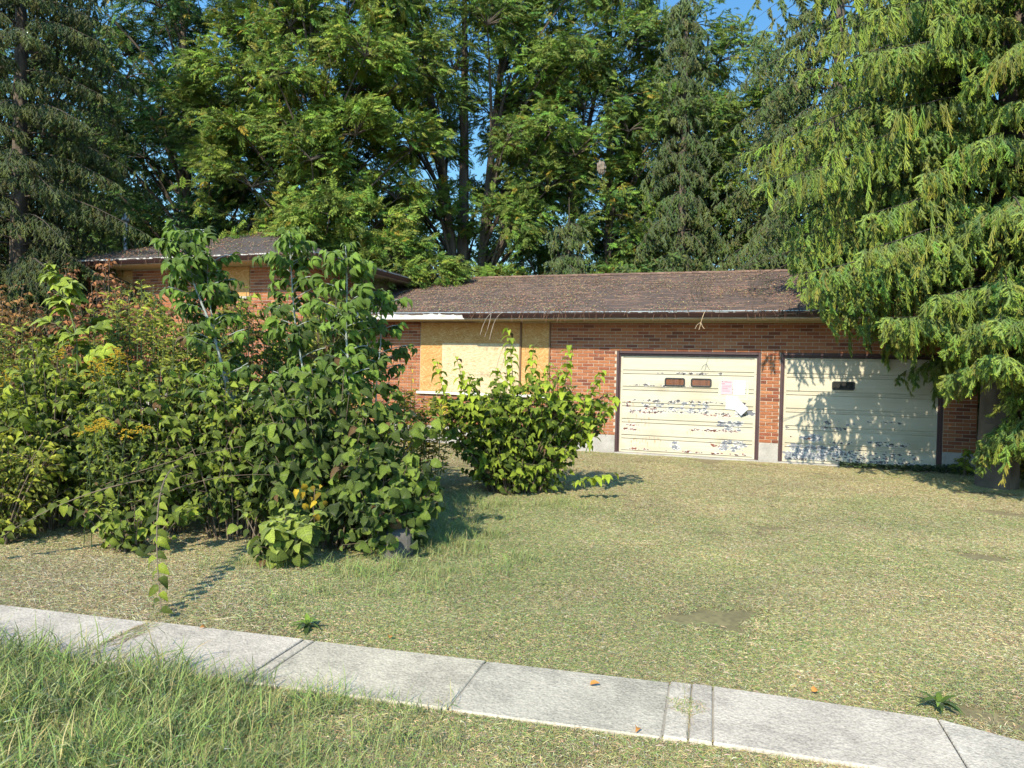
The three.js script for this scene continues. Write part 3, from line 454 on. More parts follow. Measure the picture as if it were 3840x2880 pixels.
// A sapling with one pale stem and opposite, drooping compound leaves.
function sapling(label, Z, path, { crown, size = 0.27, n = 150, base = [0.05, 0.105, 0.03], hot = [0.075, 0.15, 0.035], seed, geos = G_elder, step = 0.10, stemR = 0.011, name = 'sapling', cat = 'sapling', mat = M_stem }) {
  rand = rng(seed);
  const b = path[0], root = thing(name, label, cat, b[0], 0, -Z), pts = new THREE.CatmullRomCurve3(path.map(([x, y, z]) => V(x - b[0], y, (z ?? 0)))).getPoints(28), items = [];
  part('stem', new Geo().tube(pts, (t) => stemR * (1.25 - t * 0.95), 7).build(), mat, root);
  const L = lenOf(pts); let az = rand() * 6;
  for (let d = L * 0.3; d < L; d += step * rr(0.8, 1.2)) {
    const t = d / L, p = along(pts, t), dens = crown(t); az += Math.PI / 2 + rr(-0.3, 0.3);
    for (let k = 0; k < 2; k++) {
      if (rand() > dens) continue;
      const a = az + k * Math.PI;
      if (t < 0.93 && rand() < 0.7) {                                                     // a side twig bearing several leaves
        const l = rr(0.14, 0.40) * (1.15 - t * 0.5), tip = p.clone().add(V(Math.cos(a) * l, l * rr(0.25, 0.6), Math.sin(a) * l)), tw = bez(p, p.clone().lerp(tip, 0.5).add(V(0, 0.04, 0)), tip, 4);
        part('twig', new Geo().tube(tw, 0.0045, 4).build(), mat, root);
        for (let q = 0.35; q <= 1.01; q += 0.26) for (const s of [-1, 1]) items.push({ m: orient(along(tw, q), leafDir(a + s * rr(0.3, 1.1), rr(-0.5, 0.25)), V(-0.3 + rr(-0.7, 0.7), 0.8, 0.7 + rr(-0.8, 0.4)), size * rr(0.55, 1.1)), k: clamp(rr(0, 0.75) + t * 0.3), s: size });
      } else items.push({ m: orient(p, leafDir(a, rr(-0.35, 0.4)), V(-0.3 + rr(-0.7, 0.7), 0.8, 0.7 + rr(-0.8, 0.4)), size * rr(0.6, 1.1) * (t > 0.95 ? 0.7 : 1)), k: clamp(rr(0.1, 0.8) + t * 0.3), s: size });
    }
  }
  for (let k = 0; k < 7; k++) items.push({ m: orient(pts[pts.length - 1 - (k >> 1)], leafDir(k * 0.9 + rand(), rr(-0.1, 0.7)), up0, size * rr(0.45, 0.8)), k: rr(0.5, 1), s: size });
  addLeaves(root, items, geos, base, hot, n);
  return root;
}
// A shrub of many stems; leaves stand along stems and side twigs.
function shrub(name, label, cat, x, Z, o) {
  const { rx = 0.8, rz = 0.6, h = 1.5, stems = 20, geos = G_ovate, size = 0.08, twigs = 9, lpt = 5, base, hot, n = 100, seed, droop = -0.5, lean = 0.35, up = 0.5, spread = 0.3, mat = M_twig, shoots = [], low = 0.12, group, flat = 0 } = o;
  rand = rng(seed);
  const root = thing(name, label, cat, x, 0, -Z, group), items = [];
  const grow = (pts, from, r, count, tl) => {
    part('stem', new Geo().tube(pts, (t) => r * (1.15 - t * 0.85), 5).build(), mat, root);
    let az = rand() * 6; const L = lenOf(pts);
    for (let i = 0; i < count; i++) {
      const t = mix(from, 1, (i + rand() * 0.8) / count), p = along(pts, t); az += 2.4 + rr(-0.4, 0.4);
      const l = tl * rr(0.5, 1.2) * (1.15 - 0.75 * t), tip = p.clone().add(V(Math.cos(az) * l, l * rr(-0.15, 0.65), Math.sin(az) * l)); if (tip.y < 0.03) tip.y = 0.03;
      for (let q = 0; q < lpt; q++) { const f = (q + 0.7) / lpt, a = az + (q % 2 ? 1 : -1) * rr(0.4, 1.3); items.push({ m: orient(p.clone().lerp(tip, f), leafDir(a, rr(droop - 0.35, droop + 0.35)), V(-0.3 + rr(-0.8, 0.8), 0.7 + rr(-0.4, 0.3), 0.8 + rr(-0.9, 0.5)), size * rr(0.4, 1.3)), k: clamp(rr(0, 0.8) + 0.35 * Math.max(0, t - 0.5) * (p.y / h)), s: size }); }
      if (l > 0.16 && rand() < 0.3) part('twig', new Geo().tube([p, p.clone().lerp(tip, 0.5).add(V(0, 0.015, 0)), tip], 0.003, 4).build(), mat, root);
    }
    for (let k = 0; k < 3; k++) items.push({ m: orient(pts[pts.length - 1], leafDir(k * 2.1 + rand(), rr(0.1, 1)), up0, size * rr(0.4, 0.8)), k: rr(0.6, 1), s: size });
  };
  for (let i = 0; i < stems; i++) {
    const a = rand() * 6.283, q = Math.sqrt((i + 0.5) / stems), bx = Math.cos(a) * q * rx * spread, bz = Math.sin(a) * q * rz * spread, tx = Math.cos(a) * q * rx * rr(0.8, 1.05), tz = Math.sin(a) * q * rz * rr(0.8, 1.05);
    const hh = h * mix(rr(0.68, 1.03), rr(0.35, 0.95), Math.pow(q, 2.2) * (1 - flat)), b = V(bx, 0, bz), tip = V(tx, hh, tz);
    grow(bez(b, V(mix(bx, tx, lean), hh * (0.5 + up * 0.3), mix(bz, tz, lean)), tip, 8), low, 0.009, twigs, o.twigLen ?? 0.32);
  }
  for (const s of shoots) { const [bx, by, tx, ty, z = 0] = s, b = V(bx, by, z), tip = V(tx, ty, z + rr(-0.05, 0.05)); const pts = bez(b, V(mix(bx, tx, 0.3), mix(by, ty, 0.6), z), tip, 8); part('stem', new Geo().tube(pts, (t) => 0.006 * (1.2 - t * 0.9), 5).build(), M_green, root); let az = rand() * 6; const L = lenOf(pts); for (let d = 0.1; d < L; d += o.shootStep ?? 0.05) { az += 2.2; items.push({ m: orient(along(pts, d / L), leafDir(az, rr(-0.8, -0.1)), up0, (o.shootLeaf ?? size * 1.15) * rr(0.7, 1.15) * (1.1 - 0.45 * Math.pow(d / L, 3))), k: clamp(rr(0.45, 1) + 0.2), s: size * 1.3 }); } }
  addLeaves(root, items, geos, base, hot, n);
  return root;
}
// ---------------------------------------------------------------- trees
rand = rng(31);
// one compound walnut leaf: a rachis with paired leaflets
const G_frond = [0, 1, 2].map((k) => {
  const g = new Geo(), n = 6 + k, dr = 0.12 + 0.1 * k, at = (t) => V(0.05 * Math.sin(t * 3 + k), 0.06 * Math.sin(Math.PI * t) - dr * t * t, t * (1 - dr * 0.25 * t));
  for (let i = 0; i <= n; i++) for (const s of i === n ? [0] : [-1, 1]) {
    const t = 0.16 + 0.84 * i / n, p = at(t), l = (0.27 + 0.07 * Math.sin(Math.PI * t)) * rr(0.85, 1.1), a = s ? s * rr(1.0, 1.3) : 0, d = V(Math.sin(a), -rr(0.15, 0.6), Math.cos(a)).normalize(), w = l * 0.2, sd = V(Math.cos(a), 0, -Math.sin(a));
    const m = p.clone().addScaledVector(d, l * 0.5).add(V(0, 0.02, 0)), e = p.clone().addScaledVector(d, l).add(V(0, -0.03, 0)), c = [1, 1, 1], q = rr(-0.25, 0.25);
    const i0 = g.v(p.x, p.y, p.z, 0, 0, c), i1 = g.v(m.x - sd.x * w, m.y - q * w, m.z - sd.z * w, 0, 0, c), i2 = g.v(e.x, e.y, e.z, 0, 0, c), i3 = g.v(m.x + sd.x * w, m.y + q * w, m.z + sd.z * w, 0, 0, c);
    g.t(i0, i1, i2); g.t(i0, i2, i3);
  }
  g.tube([at(0), at(0.35), at(0.7), at(1)], 0.006, 3, [0.9, 0.9, 0.7]);
  return g.build(false);
});
function broadTree(name, label, x, Z, o) {
  rand = rng(o.seed); const { h, tr = 0.2, lobes, fronds: frn = 150, tone = [0.075, 0.125, 0.022], hot = [0.15, 0.2, 0.032], fr = 0.29, geos = G_frond, fork = [[0, 0]], group, mat = M_walnut, bare = 0.35 } = o;
  const root = thing(name, label, 'tree', x, 0, -Z, group), w = new Geo(), items = [];
  const trunks = fork.map(([fx, fz, lx = 0], i) => { const t = bez(V(fx, 0, fz), V(fx + rr(-0.3, 0.3), h * 0.4, fz), V(fx + lx + rr(-0.4, 0.4), h * 0.92, fz + rr(-0.4, 0.4)), 14); w.tube(t, (q) => tr * (1 - 0.82 * q) * (i ? 0.8 : 1), 8, [1, 1, 1]); return t; });
  for (const [lx, ly, lz, r] of lobes) {
    const lt = rr(0.7, 1.1), c = V(lx, ly, lz), tk = trunks.reduce((b, t) => (Math.abs(along(t, 0.6).x - lx) < Math.abs(along(b, 0.6).x - lx) ? t : b)), t0 = clamp((ly - 1.2 - Math.hypot(lx, lz) * 0.45) / (h * 0.92), 0.12, 0.95), a = along(tk, t0), lim = bez(a, V(mix(a.x, lx, 0.55), mix(a.y, ly, 0.75), mix(a.z, lz, 0.55)), c, 7);
    w.tube(lim, (q) => tr * 0.34 * (1 - 0.75 * q) * (1 - 0.5 * t0), 5, [1, 1, 1]);
    const nt = 9;
    for (let k = 0; k < nt; k++) {
      const ph = rand() * 6.283, el = rr(-0.5, 1), e = V(Math.cos(ph) * Math.cos(el), Math.sin(el) * 0.8, Math.sin(ph) * Math.cos(el)).multiplyScalar(r * rr(0.75, 1.12)).add(c), tw = bez(c, c.clone().lerp(e, 0.5).add(V(0, 0.25 * r, 0)), e, 5);
      w.tube(tw, (q) => 0.022 * (1.1 - q), 4, [1, 1, 1]);
      for (let j = 0; j < frn * 2.0 / nt; j++) {
        const q = Math.pow(rand(), 0.6), p = along(tw, mix(bare, 1, q)).add(V(rr(-1, 1), rr(-0.8, 0.8), rr(-1, 1)).multiplyScalar(r * 0.26)), d = p.clone().sub(c).normalize(); d.y = d.y * 0.6 - rr(-0.5, 0.8); d.x += rr(-0.9, 0.9); d.z += rr(-0.9, 0.9);
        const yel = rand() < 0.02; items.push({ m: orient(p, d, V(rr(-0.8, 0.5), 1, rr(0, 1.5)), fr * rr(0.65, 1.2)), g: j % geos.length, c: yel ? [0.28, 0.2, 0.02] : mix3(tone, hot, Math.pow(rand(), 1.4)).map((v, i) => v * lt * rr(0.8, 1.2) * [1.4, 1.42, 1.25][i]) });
      }
    }
  }
  part('trunk', w.build(), M_bark, root);
  geos.forEach((g, i) => instanced('crown', g, mat, items.filter((it) => it.g === i), root));
  return root;
}
const lobesIn = (seed, n, cx, cy, cz, rx, ry, rz, r0, r1) => { const q = rng(seed), l = []; for (let i = 0; i < n * 40 && l.length < n; i++) { const u = [q() * 2 - 1, q() * 2 - 1, q() * 2 - 1], d = Math.hypot(...u); if (d > 1 || d < 0.25) continue; const p = [cx + u[0] * rx, cy + u[1] * ry, cz + u[2] * rz]; const r = r0 + (r1 - r0) * q(); if (l.every((o) => Math.hypot(o[0] - p[0], o[1] - p[1], o[2] - p[2]) > 0.62 * (o[3] + r))) l.push([...p, r]); } return l; };

// spruce: sprays of needled twigs
function spray(seed, len, n, hang, tip, needle = 0.019) {
  rand = rng(seed); const g = new Geo();
  const twig = (a, d, l, r, c0, c1) => {
    const u = V(0, 1, 0).cross(d).normalize(), w = d.clone().cross(u), rings = 4, ids = [];
    for (let i = 0; i <= rings; i++) { const t = i / rings, p = a.clone().addScaledVector(d, l * t).add(V(0, -hang * 0.18 * l * t * t, 0)), q = r * (0.5 + 0.9 * Math.sin(Math.PI * Math.min(1, t * 0.8 + 0.15))) * (i === rings ? 0.55 : 1), c = mix3(c0, c1, t * t); const row = []; for (let s = 0; s < 4; s++) { const an = s * 1.571 + i * 0.4; row.push(g.v(p.x + (u.x * Math.cos(an) + w.x * Math.sin(an)) * q, p.y + (u.y * Math.cos(an) + w.y * Math.sin(an)) * q, p.z + (u.z * Math.cos(an) + w.z * Math.sin(an)) * q, 0, 0, c.map((v) => v * 0.75))); } ids.push(row);
      for (let s = 0; s < 8; s++) { const an = rand() * 6.283, o = u.clone().multiplyScalar(Math.cos(an)).addScaledVector(w, Math.sin(an)), b = p.clone().addScaledVector(d, (rand() - 0.5) * l / rings), e = b.clone().addScaledVector(o, needle * rr(0.8, 1.1)).addScaledVector(d, needle * 0.8), sd = d.clone().multiplyScalar(0.0028), k = c.map((v) => v * rr(0.85, 1.3)); g.t(g.v(b.x - sd.x, b.y - sd.y, b.z - sd.z, 0, 0, k), g.v(b.x + sd.x, b.y + sd.y, b.z + sd.z, 0, 0, k), g.v(e.x, e.y, e.z, 0, 0, k)); } }
    for (let i = 0; i < rings; i++) for (let s = 0; s < 4; s++) g.q(ids[i][s], ids[i][(s + 1) % 4], ids[i + 1][(s + 1) % 4], ids[i + 1][s]);
  };
  const at = (t) => V(0.03 * Math.sin(t * 4 + seed), -hang * len * t * t, len * t * (1 - 0.3 * hang * t)), base = [0.75, 0.8, 0.8];
  for (let k = 0; k < 4; k++) { const a = at(k / 4), b = at((k + 1) / 4), d = b.clone().sub(a); twig(a, d.clone().normalize(), d.length() * 1.1, 0.009, base, k === 3 ? tip : base); }
  for (let i = 0; i < n * 2 + 1; i++) { const t = 0.04 + 0.92 * rand(), an = rr(-1.35, 1.35) + (rand() < 0.5 ? 0 : Math.PI), lat = V(Math.cos(an), Math.abs(Math.sin(an)) * (rand() < 0.7 ? -1 : 0.5), 0), d = lat.multiplyScalar(rr(0.5, 1)).add(V(0, -hang * rr(0.1, 1.1), rr(0.5, 1.1))).normalize(); twig(at(t), d, len * (0.33 - 0.1 * t) * rr(0.5, 1.2), 0.0092, base, tip); }
  return g.build();
}
const G_spray = [1, 2, 3].map((s) => spray(s + 40, 0.30, 8, 0.3 + 0.15 * s, [1.5, 1.45, 0.8]));
const G_string = [1, 2].map((s) => spray(s + 50, 0.40, 11, 0.15, [1.5, 1.4, 0.85], 0.013).clone());
const G_cone = new THREE.LatheGeometry([[0, 0], [0.012, -0.01], [0.02, -0.04], [0.019, -0.09], [0.012, -0.13], [0, -0.145]].map(([x, y]) => new THREE.Vector2(x, y)), 8);
function spruce(label, x, Z, o) {
  rand = rng(o.seed); const { h = 18, r = 3.2, y0 = 0.6, y1 = 9, tr = 0.24, step = 0.3, per = 6, tone = [0.05, 0.085, 0.024], hot = [0.09, 0.125, 0.03], dens = 1, string = () => 0, droop = 0.32, lift = 0.25, cones = 0, keep = () => true, reach = () => 1, low = () => true, size = 1, thin = 1 } = o;
  const root = thing('spruce_tree', label, 'tree', x, 0, -Z), w = new Geo(), S = [], T = [], C = [];
  w.tube(bez(V(0, 0, 0), V(0.1, h * 0.4, 0), V(0, h, 0), 16), (t) => tr * (1 - 0.95 * t), 9);
  for (let y = y0; y < Math.min(h - 0.5, y1 + 6); y += step * (y > y1 ? 2.2 : 1)) {
    const R = r * Math.pow(1 - y / h, 0.75) * (y < 2 ? 0.75 + 0.12 * y : 1), ph = rand() * 6;
    for (let k = 0; k < per * (y < (o.skirt ?? 0) ? 2 : 1); k++) {
      const az = ph + (k / per) * 6.283 * (y < (o.skirt ?? 0) ? 0.5 : 1) + rr(-0.35, 0.35); if (!keep(az, y)) continue;
      const L = R * rr(0.72, 1.12) * reach(az, y), ca = Math.cos(az), sa = Math.sin(az), yo = y + rr(-0.1, 0.1), dr = droop * clamp(0.3 + y * 0.17, 0.3, 1), pt = (t) => V(ca * L * t, yo + lift * L * t * 0.6 - dr * L * t * t * 1.6 + 0.16 * L * t ** 4, sa * L * t), pts = [0, 0.2, 0.4, 0.6, 0.8, 1].map(pt);
      if (!low(pt(0.7))) continue;
      w.tube(pts, (t) => 0.022 * (1.08 - t) * (0.5 + L / 6), 5);
      const big = y > y1, st = (big ? 0.26 : 0.15) / dens;
      for (let d = L * 0.22; d < L; d += st * rr(0.7, 1.3)) {
        const t = d / L, p = pt(t), tg = pt(Math.min(1, t + 0.03)).sub(pt(t - 0.03)).normalize(), half = Math.min(0.9, (L - d) * 0.42 + 0.14);
        if (rand() > thin) continue;
        for (const s of [-1, 1]) {
          const off = V(-sa * s, 0, ca * s).multiplyScalar(0.75).addScaledVector(tg, 0.65).normalize(), n = big ? 1 : Math.max(1, Math.round(half / 0.2));
          for (let j = 0; j < n; j++) {
            const q = p.clone().addScaledVector(off, half * (j + rand() * 0.5) / n).add(V(0, -0.10 * half * j, 0)), dn = rr(0.15, 1.4) * (0.6 + (t < 0.85 ? 0.4 : 0)), dir = off.clone().multiplyScalar(rr(-0.3, 1)).addScaledVector(tg, rr(-0.1, 0.7)); dir.x += rr(-0.4, 0.4); dir.z += rr(-0.4, 0.4); dir.y -= dn;
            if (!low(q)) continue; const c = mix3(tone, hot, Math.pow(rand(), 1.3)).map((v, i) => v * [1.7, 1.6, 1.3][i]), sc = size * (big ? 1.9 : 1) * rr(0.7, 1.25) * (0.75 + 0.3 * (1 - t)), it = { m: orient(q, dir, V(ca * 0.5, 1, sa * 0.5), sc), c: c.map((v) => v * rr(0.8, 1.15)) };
            if (rand() < string(az, y, t)) { it.c = it.c.map((v, i) => v * [1.3, 1.2, 0.95][i]); it.m = orient(q, V(rr(-0.3, 0.3), -1, rr(-0.3, 0.3)), V(ca, 0.3, sa), sc * 0.55, sc * 0.55, sc * 1.15); T.push(it); } else S.push(it);
          }
        }
        if (t > 0.55 && rand() < cones) C.push({ m: new THREE.Matrix4().makeTranslation(p.x, p.y - 0.05, p.z), c: [0.13, 0.075, 0.04] });
      }
      if (low(pt(1))) S.push({ m: orient(pt(0.97), pt(1).sub(pt(0.9)), up0, size * 1.1), c: hot.map((v) => v * 1.5) });
    }
  }
  part('trunk', w.build(), M_bark, root);
  G_spray.forEach((g, i) => instanced('needle_spray', g, M_needle, S.filter((_, k) => k % 3 === i), root));
  G_string.forEach((g, i) => instanced('hanging_strand', g, M_needle, T.filter((_, k) => k % 2 === i), root));
  C.forEach((c) => { const m = part('cone', G_cone, M_cone, root); m.applyMatrix4(c.m); });
  return root;
}
const M_cone = std({ color: rgb(0.13, 0.075, 0.04), roughness: 0.9, bumpMap: T_grain, bumpScale: 0.01 });

// ---- trees behind the house
broadTree('walnut_tree', 'bright leafy walnut tree behind the hipped roof, lit full by the sun', -5.6, 20.2, { seed: 1, h: 15, tr: 0.2, lobes: [...lobesIn(11, 48, 0, 8.6, 0.3, 2.9, 5.4, 2.2, 0.95, 1.45), [-1.6, 4.4, 1.0, 1.0], [1.2, 4.2, 1.0, 1.0], [2.3, 4.0, 1.4, 0.9], [0.2, 5.0, 1.6, 1.0]], fronds: 230, hot: [0.19, 0.235, 0.035] });
broadTree('walnut_tree', 'tall walnut tree with twin dark trunks rising above the long roof', -1.45, 22.6, { seed: 2, h: 17, tr: 0.27, fork: [[-0.25, 0], [0.28, 0.1, 0.8], [-0.2, 0.3, -2.2]], lobes: [...lobesIn(12, 60, 0.2, 10.6, 0, 4.6, 6.2, 2.6, 0.9, 1.4), [-2.6, 4.7, 1.8, 0.9], [1.5, 6.2, 1.5, 0.9], [1.2, 4.3, 1.2, 0.8]], fronds: 165, hot: [0.14, 0.19, 0.03] });
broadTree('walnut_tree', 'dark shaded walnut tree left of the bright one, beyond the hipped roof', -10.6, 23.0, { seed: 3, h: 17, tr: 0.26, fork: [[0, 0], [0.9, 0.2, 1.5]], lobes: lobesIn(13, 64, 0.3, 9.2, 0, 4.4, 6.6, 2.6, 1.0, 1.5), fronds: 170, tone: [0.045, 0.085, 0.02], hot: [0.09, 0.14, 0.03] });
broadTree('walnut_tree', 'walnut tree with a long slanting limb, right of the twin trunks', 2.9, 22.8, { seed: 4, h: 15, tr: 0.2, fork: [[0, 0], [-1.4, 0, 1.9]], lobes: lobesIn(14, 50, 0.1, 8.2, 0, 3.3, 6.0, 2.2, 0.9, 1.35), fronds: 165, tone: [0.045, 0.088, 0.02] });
broadTree('walnut_tree', 'slender walnut tree between the drooping spruces', 6.2, 24.2, { seed: 5, h: 14.4, tr: 0.16, lobes: lobesIn(15, 44, 0.2, 8.2, 0, 3.1, 5.4, 2.0, 0.9, 1.3), fronds: 150 });
broadTree('young_walnut', 'low walnut saplings leaning over the join of the two roofs', -3.5, 19.6, { seed: 6, h: 5.2, tr: 0.08, lobes: [[-1.0, 4.1, 0.6, 0.9], [0.2, 4.6, 0.2, 0.95], [1.3, 4.2, 0.4, 0.85], [-0.3, 5.5, 0, 0.9], [-1.6, 5.0, 0, 0.9]], fronds: 240, tone: [0.075, 0.13, 0.024], hot: [0.16, 0.2, 0.03] });
broadTree('broadleaf_tree', 'pale green tree with small bright leaves between the spruces, far back', 9.6, 27, { seed: 7, h: 13, tr: 0.2, lobes: lobesIn(16, 26, 0, 9, 0, 2.6, 3.8, 2, 0.9, 1.4), fronds: 200, geos: [G_small[0], G_small[1]], fr: 0.17, tone: [0.10, 0.15, 0.04], hot: [0.2, 0.24, 0.07], mat: M_leaf });
broadTree('low_tree', 'small broad-leaved trees peeping over the ridge at the right', 5.6, 20.3, { seed: 8, h: 4.6, tr: 0.07, lobes: [[-2.3, 4.1, 0, 0.75], [-1.1, 4.3, 0.2, 0.8], [0.1, 4.1, 0.2, 0.8], [1.2, 4.4, 0.2, 0.85], [2.4, 4.5, 0, 0.9], [-1.6, 3.6, 0.4, 0.7], [0.6, 3.6, 0.4, 0.7]], fronds: 330, geos: G_small, fr: 0.16, tone: [0.08, 0.14, 0.04], hot: [0.16, 0.21, 0.06], mat: M_leaf });
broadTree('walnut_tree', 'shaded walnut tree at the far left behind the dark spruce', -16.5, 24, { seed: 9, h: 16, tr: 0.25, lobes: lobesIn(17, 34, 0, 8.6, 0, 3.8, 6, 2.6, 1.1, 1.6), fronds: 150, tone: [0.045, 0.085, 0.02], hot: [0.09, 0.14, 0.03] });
{ // the wood beyond: reads as one dark mass
  rand = rng(71); const root = new THREE.Group(); root.name = 'far_wood'; scene.add(root); tag(root, 'dark green wood far behind the walnut trees', 'woods', null, 'stuff'); const w = new Geo(), it = [];
  for (let k = 0; k < 46; k++) { const x = rr(-30, 30), z = -rr(29, 36), hh = rr(5, 11); w.tube(bez(V(x, 0, z), V(x + rr(-0.4, 0.4), hh * 0.5, z), V(x + rr(-0.8, 0.8), hh, z), 6), (t) => 0.16 * (1 - 0.8 * t), 5); for (let j = 0; j < 260; j++) { const a = rand() * 6.283, q = Math.sqrt(rand()) * 2.6, y = mix(1.0, hh + 1, rand()); it.push({ m: orient(V(x + Math.cos(a) * q, y, z + Math.sin(a) * q), V(Math.cos(a), -rr(0, 0.7), Math.sin(a)), up0, rr(0.6, 1.1)), c: mix3([0.035, 0.07, 0.016], [0.08, 0.13, 0.03], rand()) }); } }
  part('trunk', w.build(), M_bark, root).userData.kind = 'stuff'; instanced('foliage', G_frond[0], M_walnut, it, root);
}
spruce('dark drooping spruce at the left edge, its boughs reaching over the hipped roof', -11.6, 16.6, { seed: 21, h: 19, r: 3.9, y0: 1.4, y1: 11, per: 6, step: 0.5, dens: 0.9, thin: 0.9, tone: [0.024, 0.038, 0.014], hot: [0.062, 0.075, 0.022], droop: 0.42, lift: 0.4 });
spruce('thin spruce with a bare dark trunk and sparse hanging boughs above the long roof', 4.75, 20.6, { seed: 22, h: 15, r: 2.1, y0: 3.0, y1: 12, per: 6, step: 0.55, tr: 0.2, droop: 0.75, lift: 0.5, tone: [0.04, 0.062, 0.028], hot: [0.07, 0.095, 0.04], size: 1.0 });
spruce('blue-green spruce behind the right end of the roof, wide boughs sweeping down', 8.6, 19.4, { seed: 23, h: 21, r: 4.6, y0: 2.2, y1: 12, per: 6, step: 0.6, tr: 0.26, droop: 0.5, lift: 0.3, tone: [0.045, 0.07, 0.032], hot: [0.085, 0.11, 0.045], thin: 0.9, dens: 0.85 });
spruce('short spruce with one low bough dipping behind the middle of the ridge', 1.5, 20.2, { seed: 24, h: 6.6, r: 2.3, y0: 2.6, y1: 6, per: 6, step: 0.4, tr: 0.12, droop: 0.4, tone: [0.04, 0.062, 0.028], hot: [0.075, 0.10, 0.04] });
spruce('dense dark spruce beyond the right corner of the garage', 12.6, 16.2, { seed: 25, h: 17, r: 3.6, y0: 0.3, y1: 9, per: 6, step: 0.5, dens: 0.8 });
// ---- the large spruce in front of the garage
spruce('huge light green spruce hanging over the right garage door, with cones and dry twigs', 7.7, 11.2, { seed: 26, h: 20, r: 4.75, y0: 0.9, y1: 8.2, per: 7, step: 0.34, skirt: 3.2, tr: 0.3, droop: 0.34, lift: 0.32, dens: 1.15, cones: 0.012, tone: [0.06, 0.098, 0.024], hot: [0.13, 0.175, 0.038], size: 1,
  string: (a, y, t) => (Math.cos(a) < -0.4 ? 0.14 + 0.34 * sstep(3.6, 5.5, y) * sstep(0.4, 0.9, t) : 0.10),
  keep: (a, y) => (Math.sin(a) > -0.3 && Math.cos(a) + 0.69 * Math.sin(a) > -0.05) || y > 1.9 + 0.75 * clamp(-Math.cos(a)),
  reach: (a, y) => mix(1, 0.72, clamp(Math.sin(a)) * clamp(1.6 - y * 0.2)),
  low: (p) => { const q = p.x + 0.69 * p.z; return p.y > (q < -2.8 ? 2.7 + (-2.8 - q) * 1.05 : q < -1.9 ? mix(2.7, 1.45, (q + 2.8) / 0.9) : q < -0.75 ? 1.3 : mix(1.3, 0.2, clamp((q + 0.75) / 0.35))) + 0.5 * (vnoise(q * 3.5, p.z * 2, 400) - 0.5); } });

// ---------------------------------------------------------------- the thicket in the front yard
const gr = [0.06, 0.115, 0.024], grHot = [0.145, 0.21, 0.036], yl = [0.10, 0.155, 0.03], ylHot = [0.20, 0.25, 0.045], dk = [0.045, 0.09, 0.024], dkHot = [0.085, 0.145, 0.034];
sapling('tall crinkle-leaved sapling leaning left out of the thicket', 7.0, [[-2.44, 0], [-2.51, 0.67], [-2.79, 1.38], [-2.95, 1.98], [-3.13, 2.42], [-3.25, 2.81], [-3.36, 3.04]], { seed: 41, n: 190, step: 0.068, size: 0.22, crown: (t) => (t > 0.6 ? 1 : t > 0.45 ? 0.6 : 0.8), stemR: 0.016 });
sapling('slim sapling just right of the crinkle-leaved one, before the boarded upper window', 7.1, [[-2.2, 0], [-2.6, 0.9], [-2.92, 1.75], [-3.05, 2.43], [-3.06, 2.75]], { seed: 42, n: 150, step: 0.075, size: 0.2, crown: (t) => (t > 0.6 ? 1 : 0.6), stemR: 0.012 });
sapling('straight sapling with a bluish white stem, before the corner of the main wall', 7.2, [[-1.95, 0], [-2.0, 0.7], [-2.08, 1.39], [-2.21, 2.14], [-2.26, 2.68], [-2.28, 3.03]], { seed: 43, n: 200, step: 0.068, size: 0.23, crown: (t) => 1, stemR: 0.013 });
sapling('sapling with the most upright white stem, in front of the boarded door', 6.9, [[-1.67, 0], [-1.66, 0.91], [-1.58, 1.49], [-1.62, 2.0], [-1.62, 2.49], [-1.64, 2.85]], { seed: 44, n: 220, step: 0.068, size: 0.24, crown: (t) => (t > 0.55 ? 0.95 : 0.75), stemR: 0.014 });
sapling('short sapling at the right edge of the thicket, beside the brick under the eave', 7.4, [[-1.45, 0], [-1.42, 0.8], [-1.41, 1.53], [-1.38, 1.9], [-1.37, 2.32], [-1.37, 2.47]], { seed: 45, n: 170, step: 0.068, size: 0.21, crown: (t) => (t > 0.85 || (t > 0.4 && t < 0.72) ? 0.9 : 0.55), stemR: 0.010 });
sapling('light green mulberry shoot with big lobed leaves rising at the left', 7.3, [[-4.43, 0], [-4.47, 1.0], [-4.47, 1.55], [-4.49, 1.96], [-4.61, 2.31], [-4.75, 2.64]], { seed: 46, n: 120, step: 0.085, size: 0.19, geos: G_lobed, base: [0.08, 0.15, 0.03], hot: [0.15, 0.23, 0.045], crown: (t) => 0.75, stemR: 0.011, mat: M_green, name: 'mulberry_shoot', cat: 'plant' });

const red = { geos: G_small, size: 0.07, stems: 36, twigs: 14, lpt: 6, twigLen: 0.3 };
shrub('viburnum_shrub', 'shrub with reddening leaves under the eave at the left', 'shrub', -5.15, 9.0, { ...red, rx: 0.95, rz: 0.5, h: 3.0, base: [0.11, 0.055, 0.04], hot: [0.19, 0.10, 0.075], n: 60, seed: 51, low: 0.45, flat: 0.5 });
shrub('viburnum_shrub', 'pinkish tan shrub at the far left edge of the thicket', 'shrub', -6.5, 9.0, { ...red, rx: 0.8, rz: 0.5, h: 2.75, base: [0.12, 0.09, 0.045], hot: [0.2, 0.125, 0.08], n: 40, seed: 52, low: 0.5, flat: 0.5 });
shrub('viburnum_shrub', 'faintly pink shrub before the brick between the boarded upper windows', 'shrub', -3.75, 9.0, { ...red, rx: 0.6, rz: 0.4, h: 2.65, base: [0.10, 0.08, 0.04], hot: [0.18, 0.125, 0.07], n: 40, seed: 53, low: 0.5, stems: 20 });
const wil = { geos: G_lance, size: 0.10, spread: 0.75, lean: 0.75, up: 0.9, twigs: 26, lpt: 3, twigLen: 0.12, droop: 0.55, low: 0.2, mat: M_green };
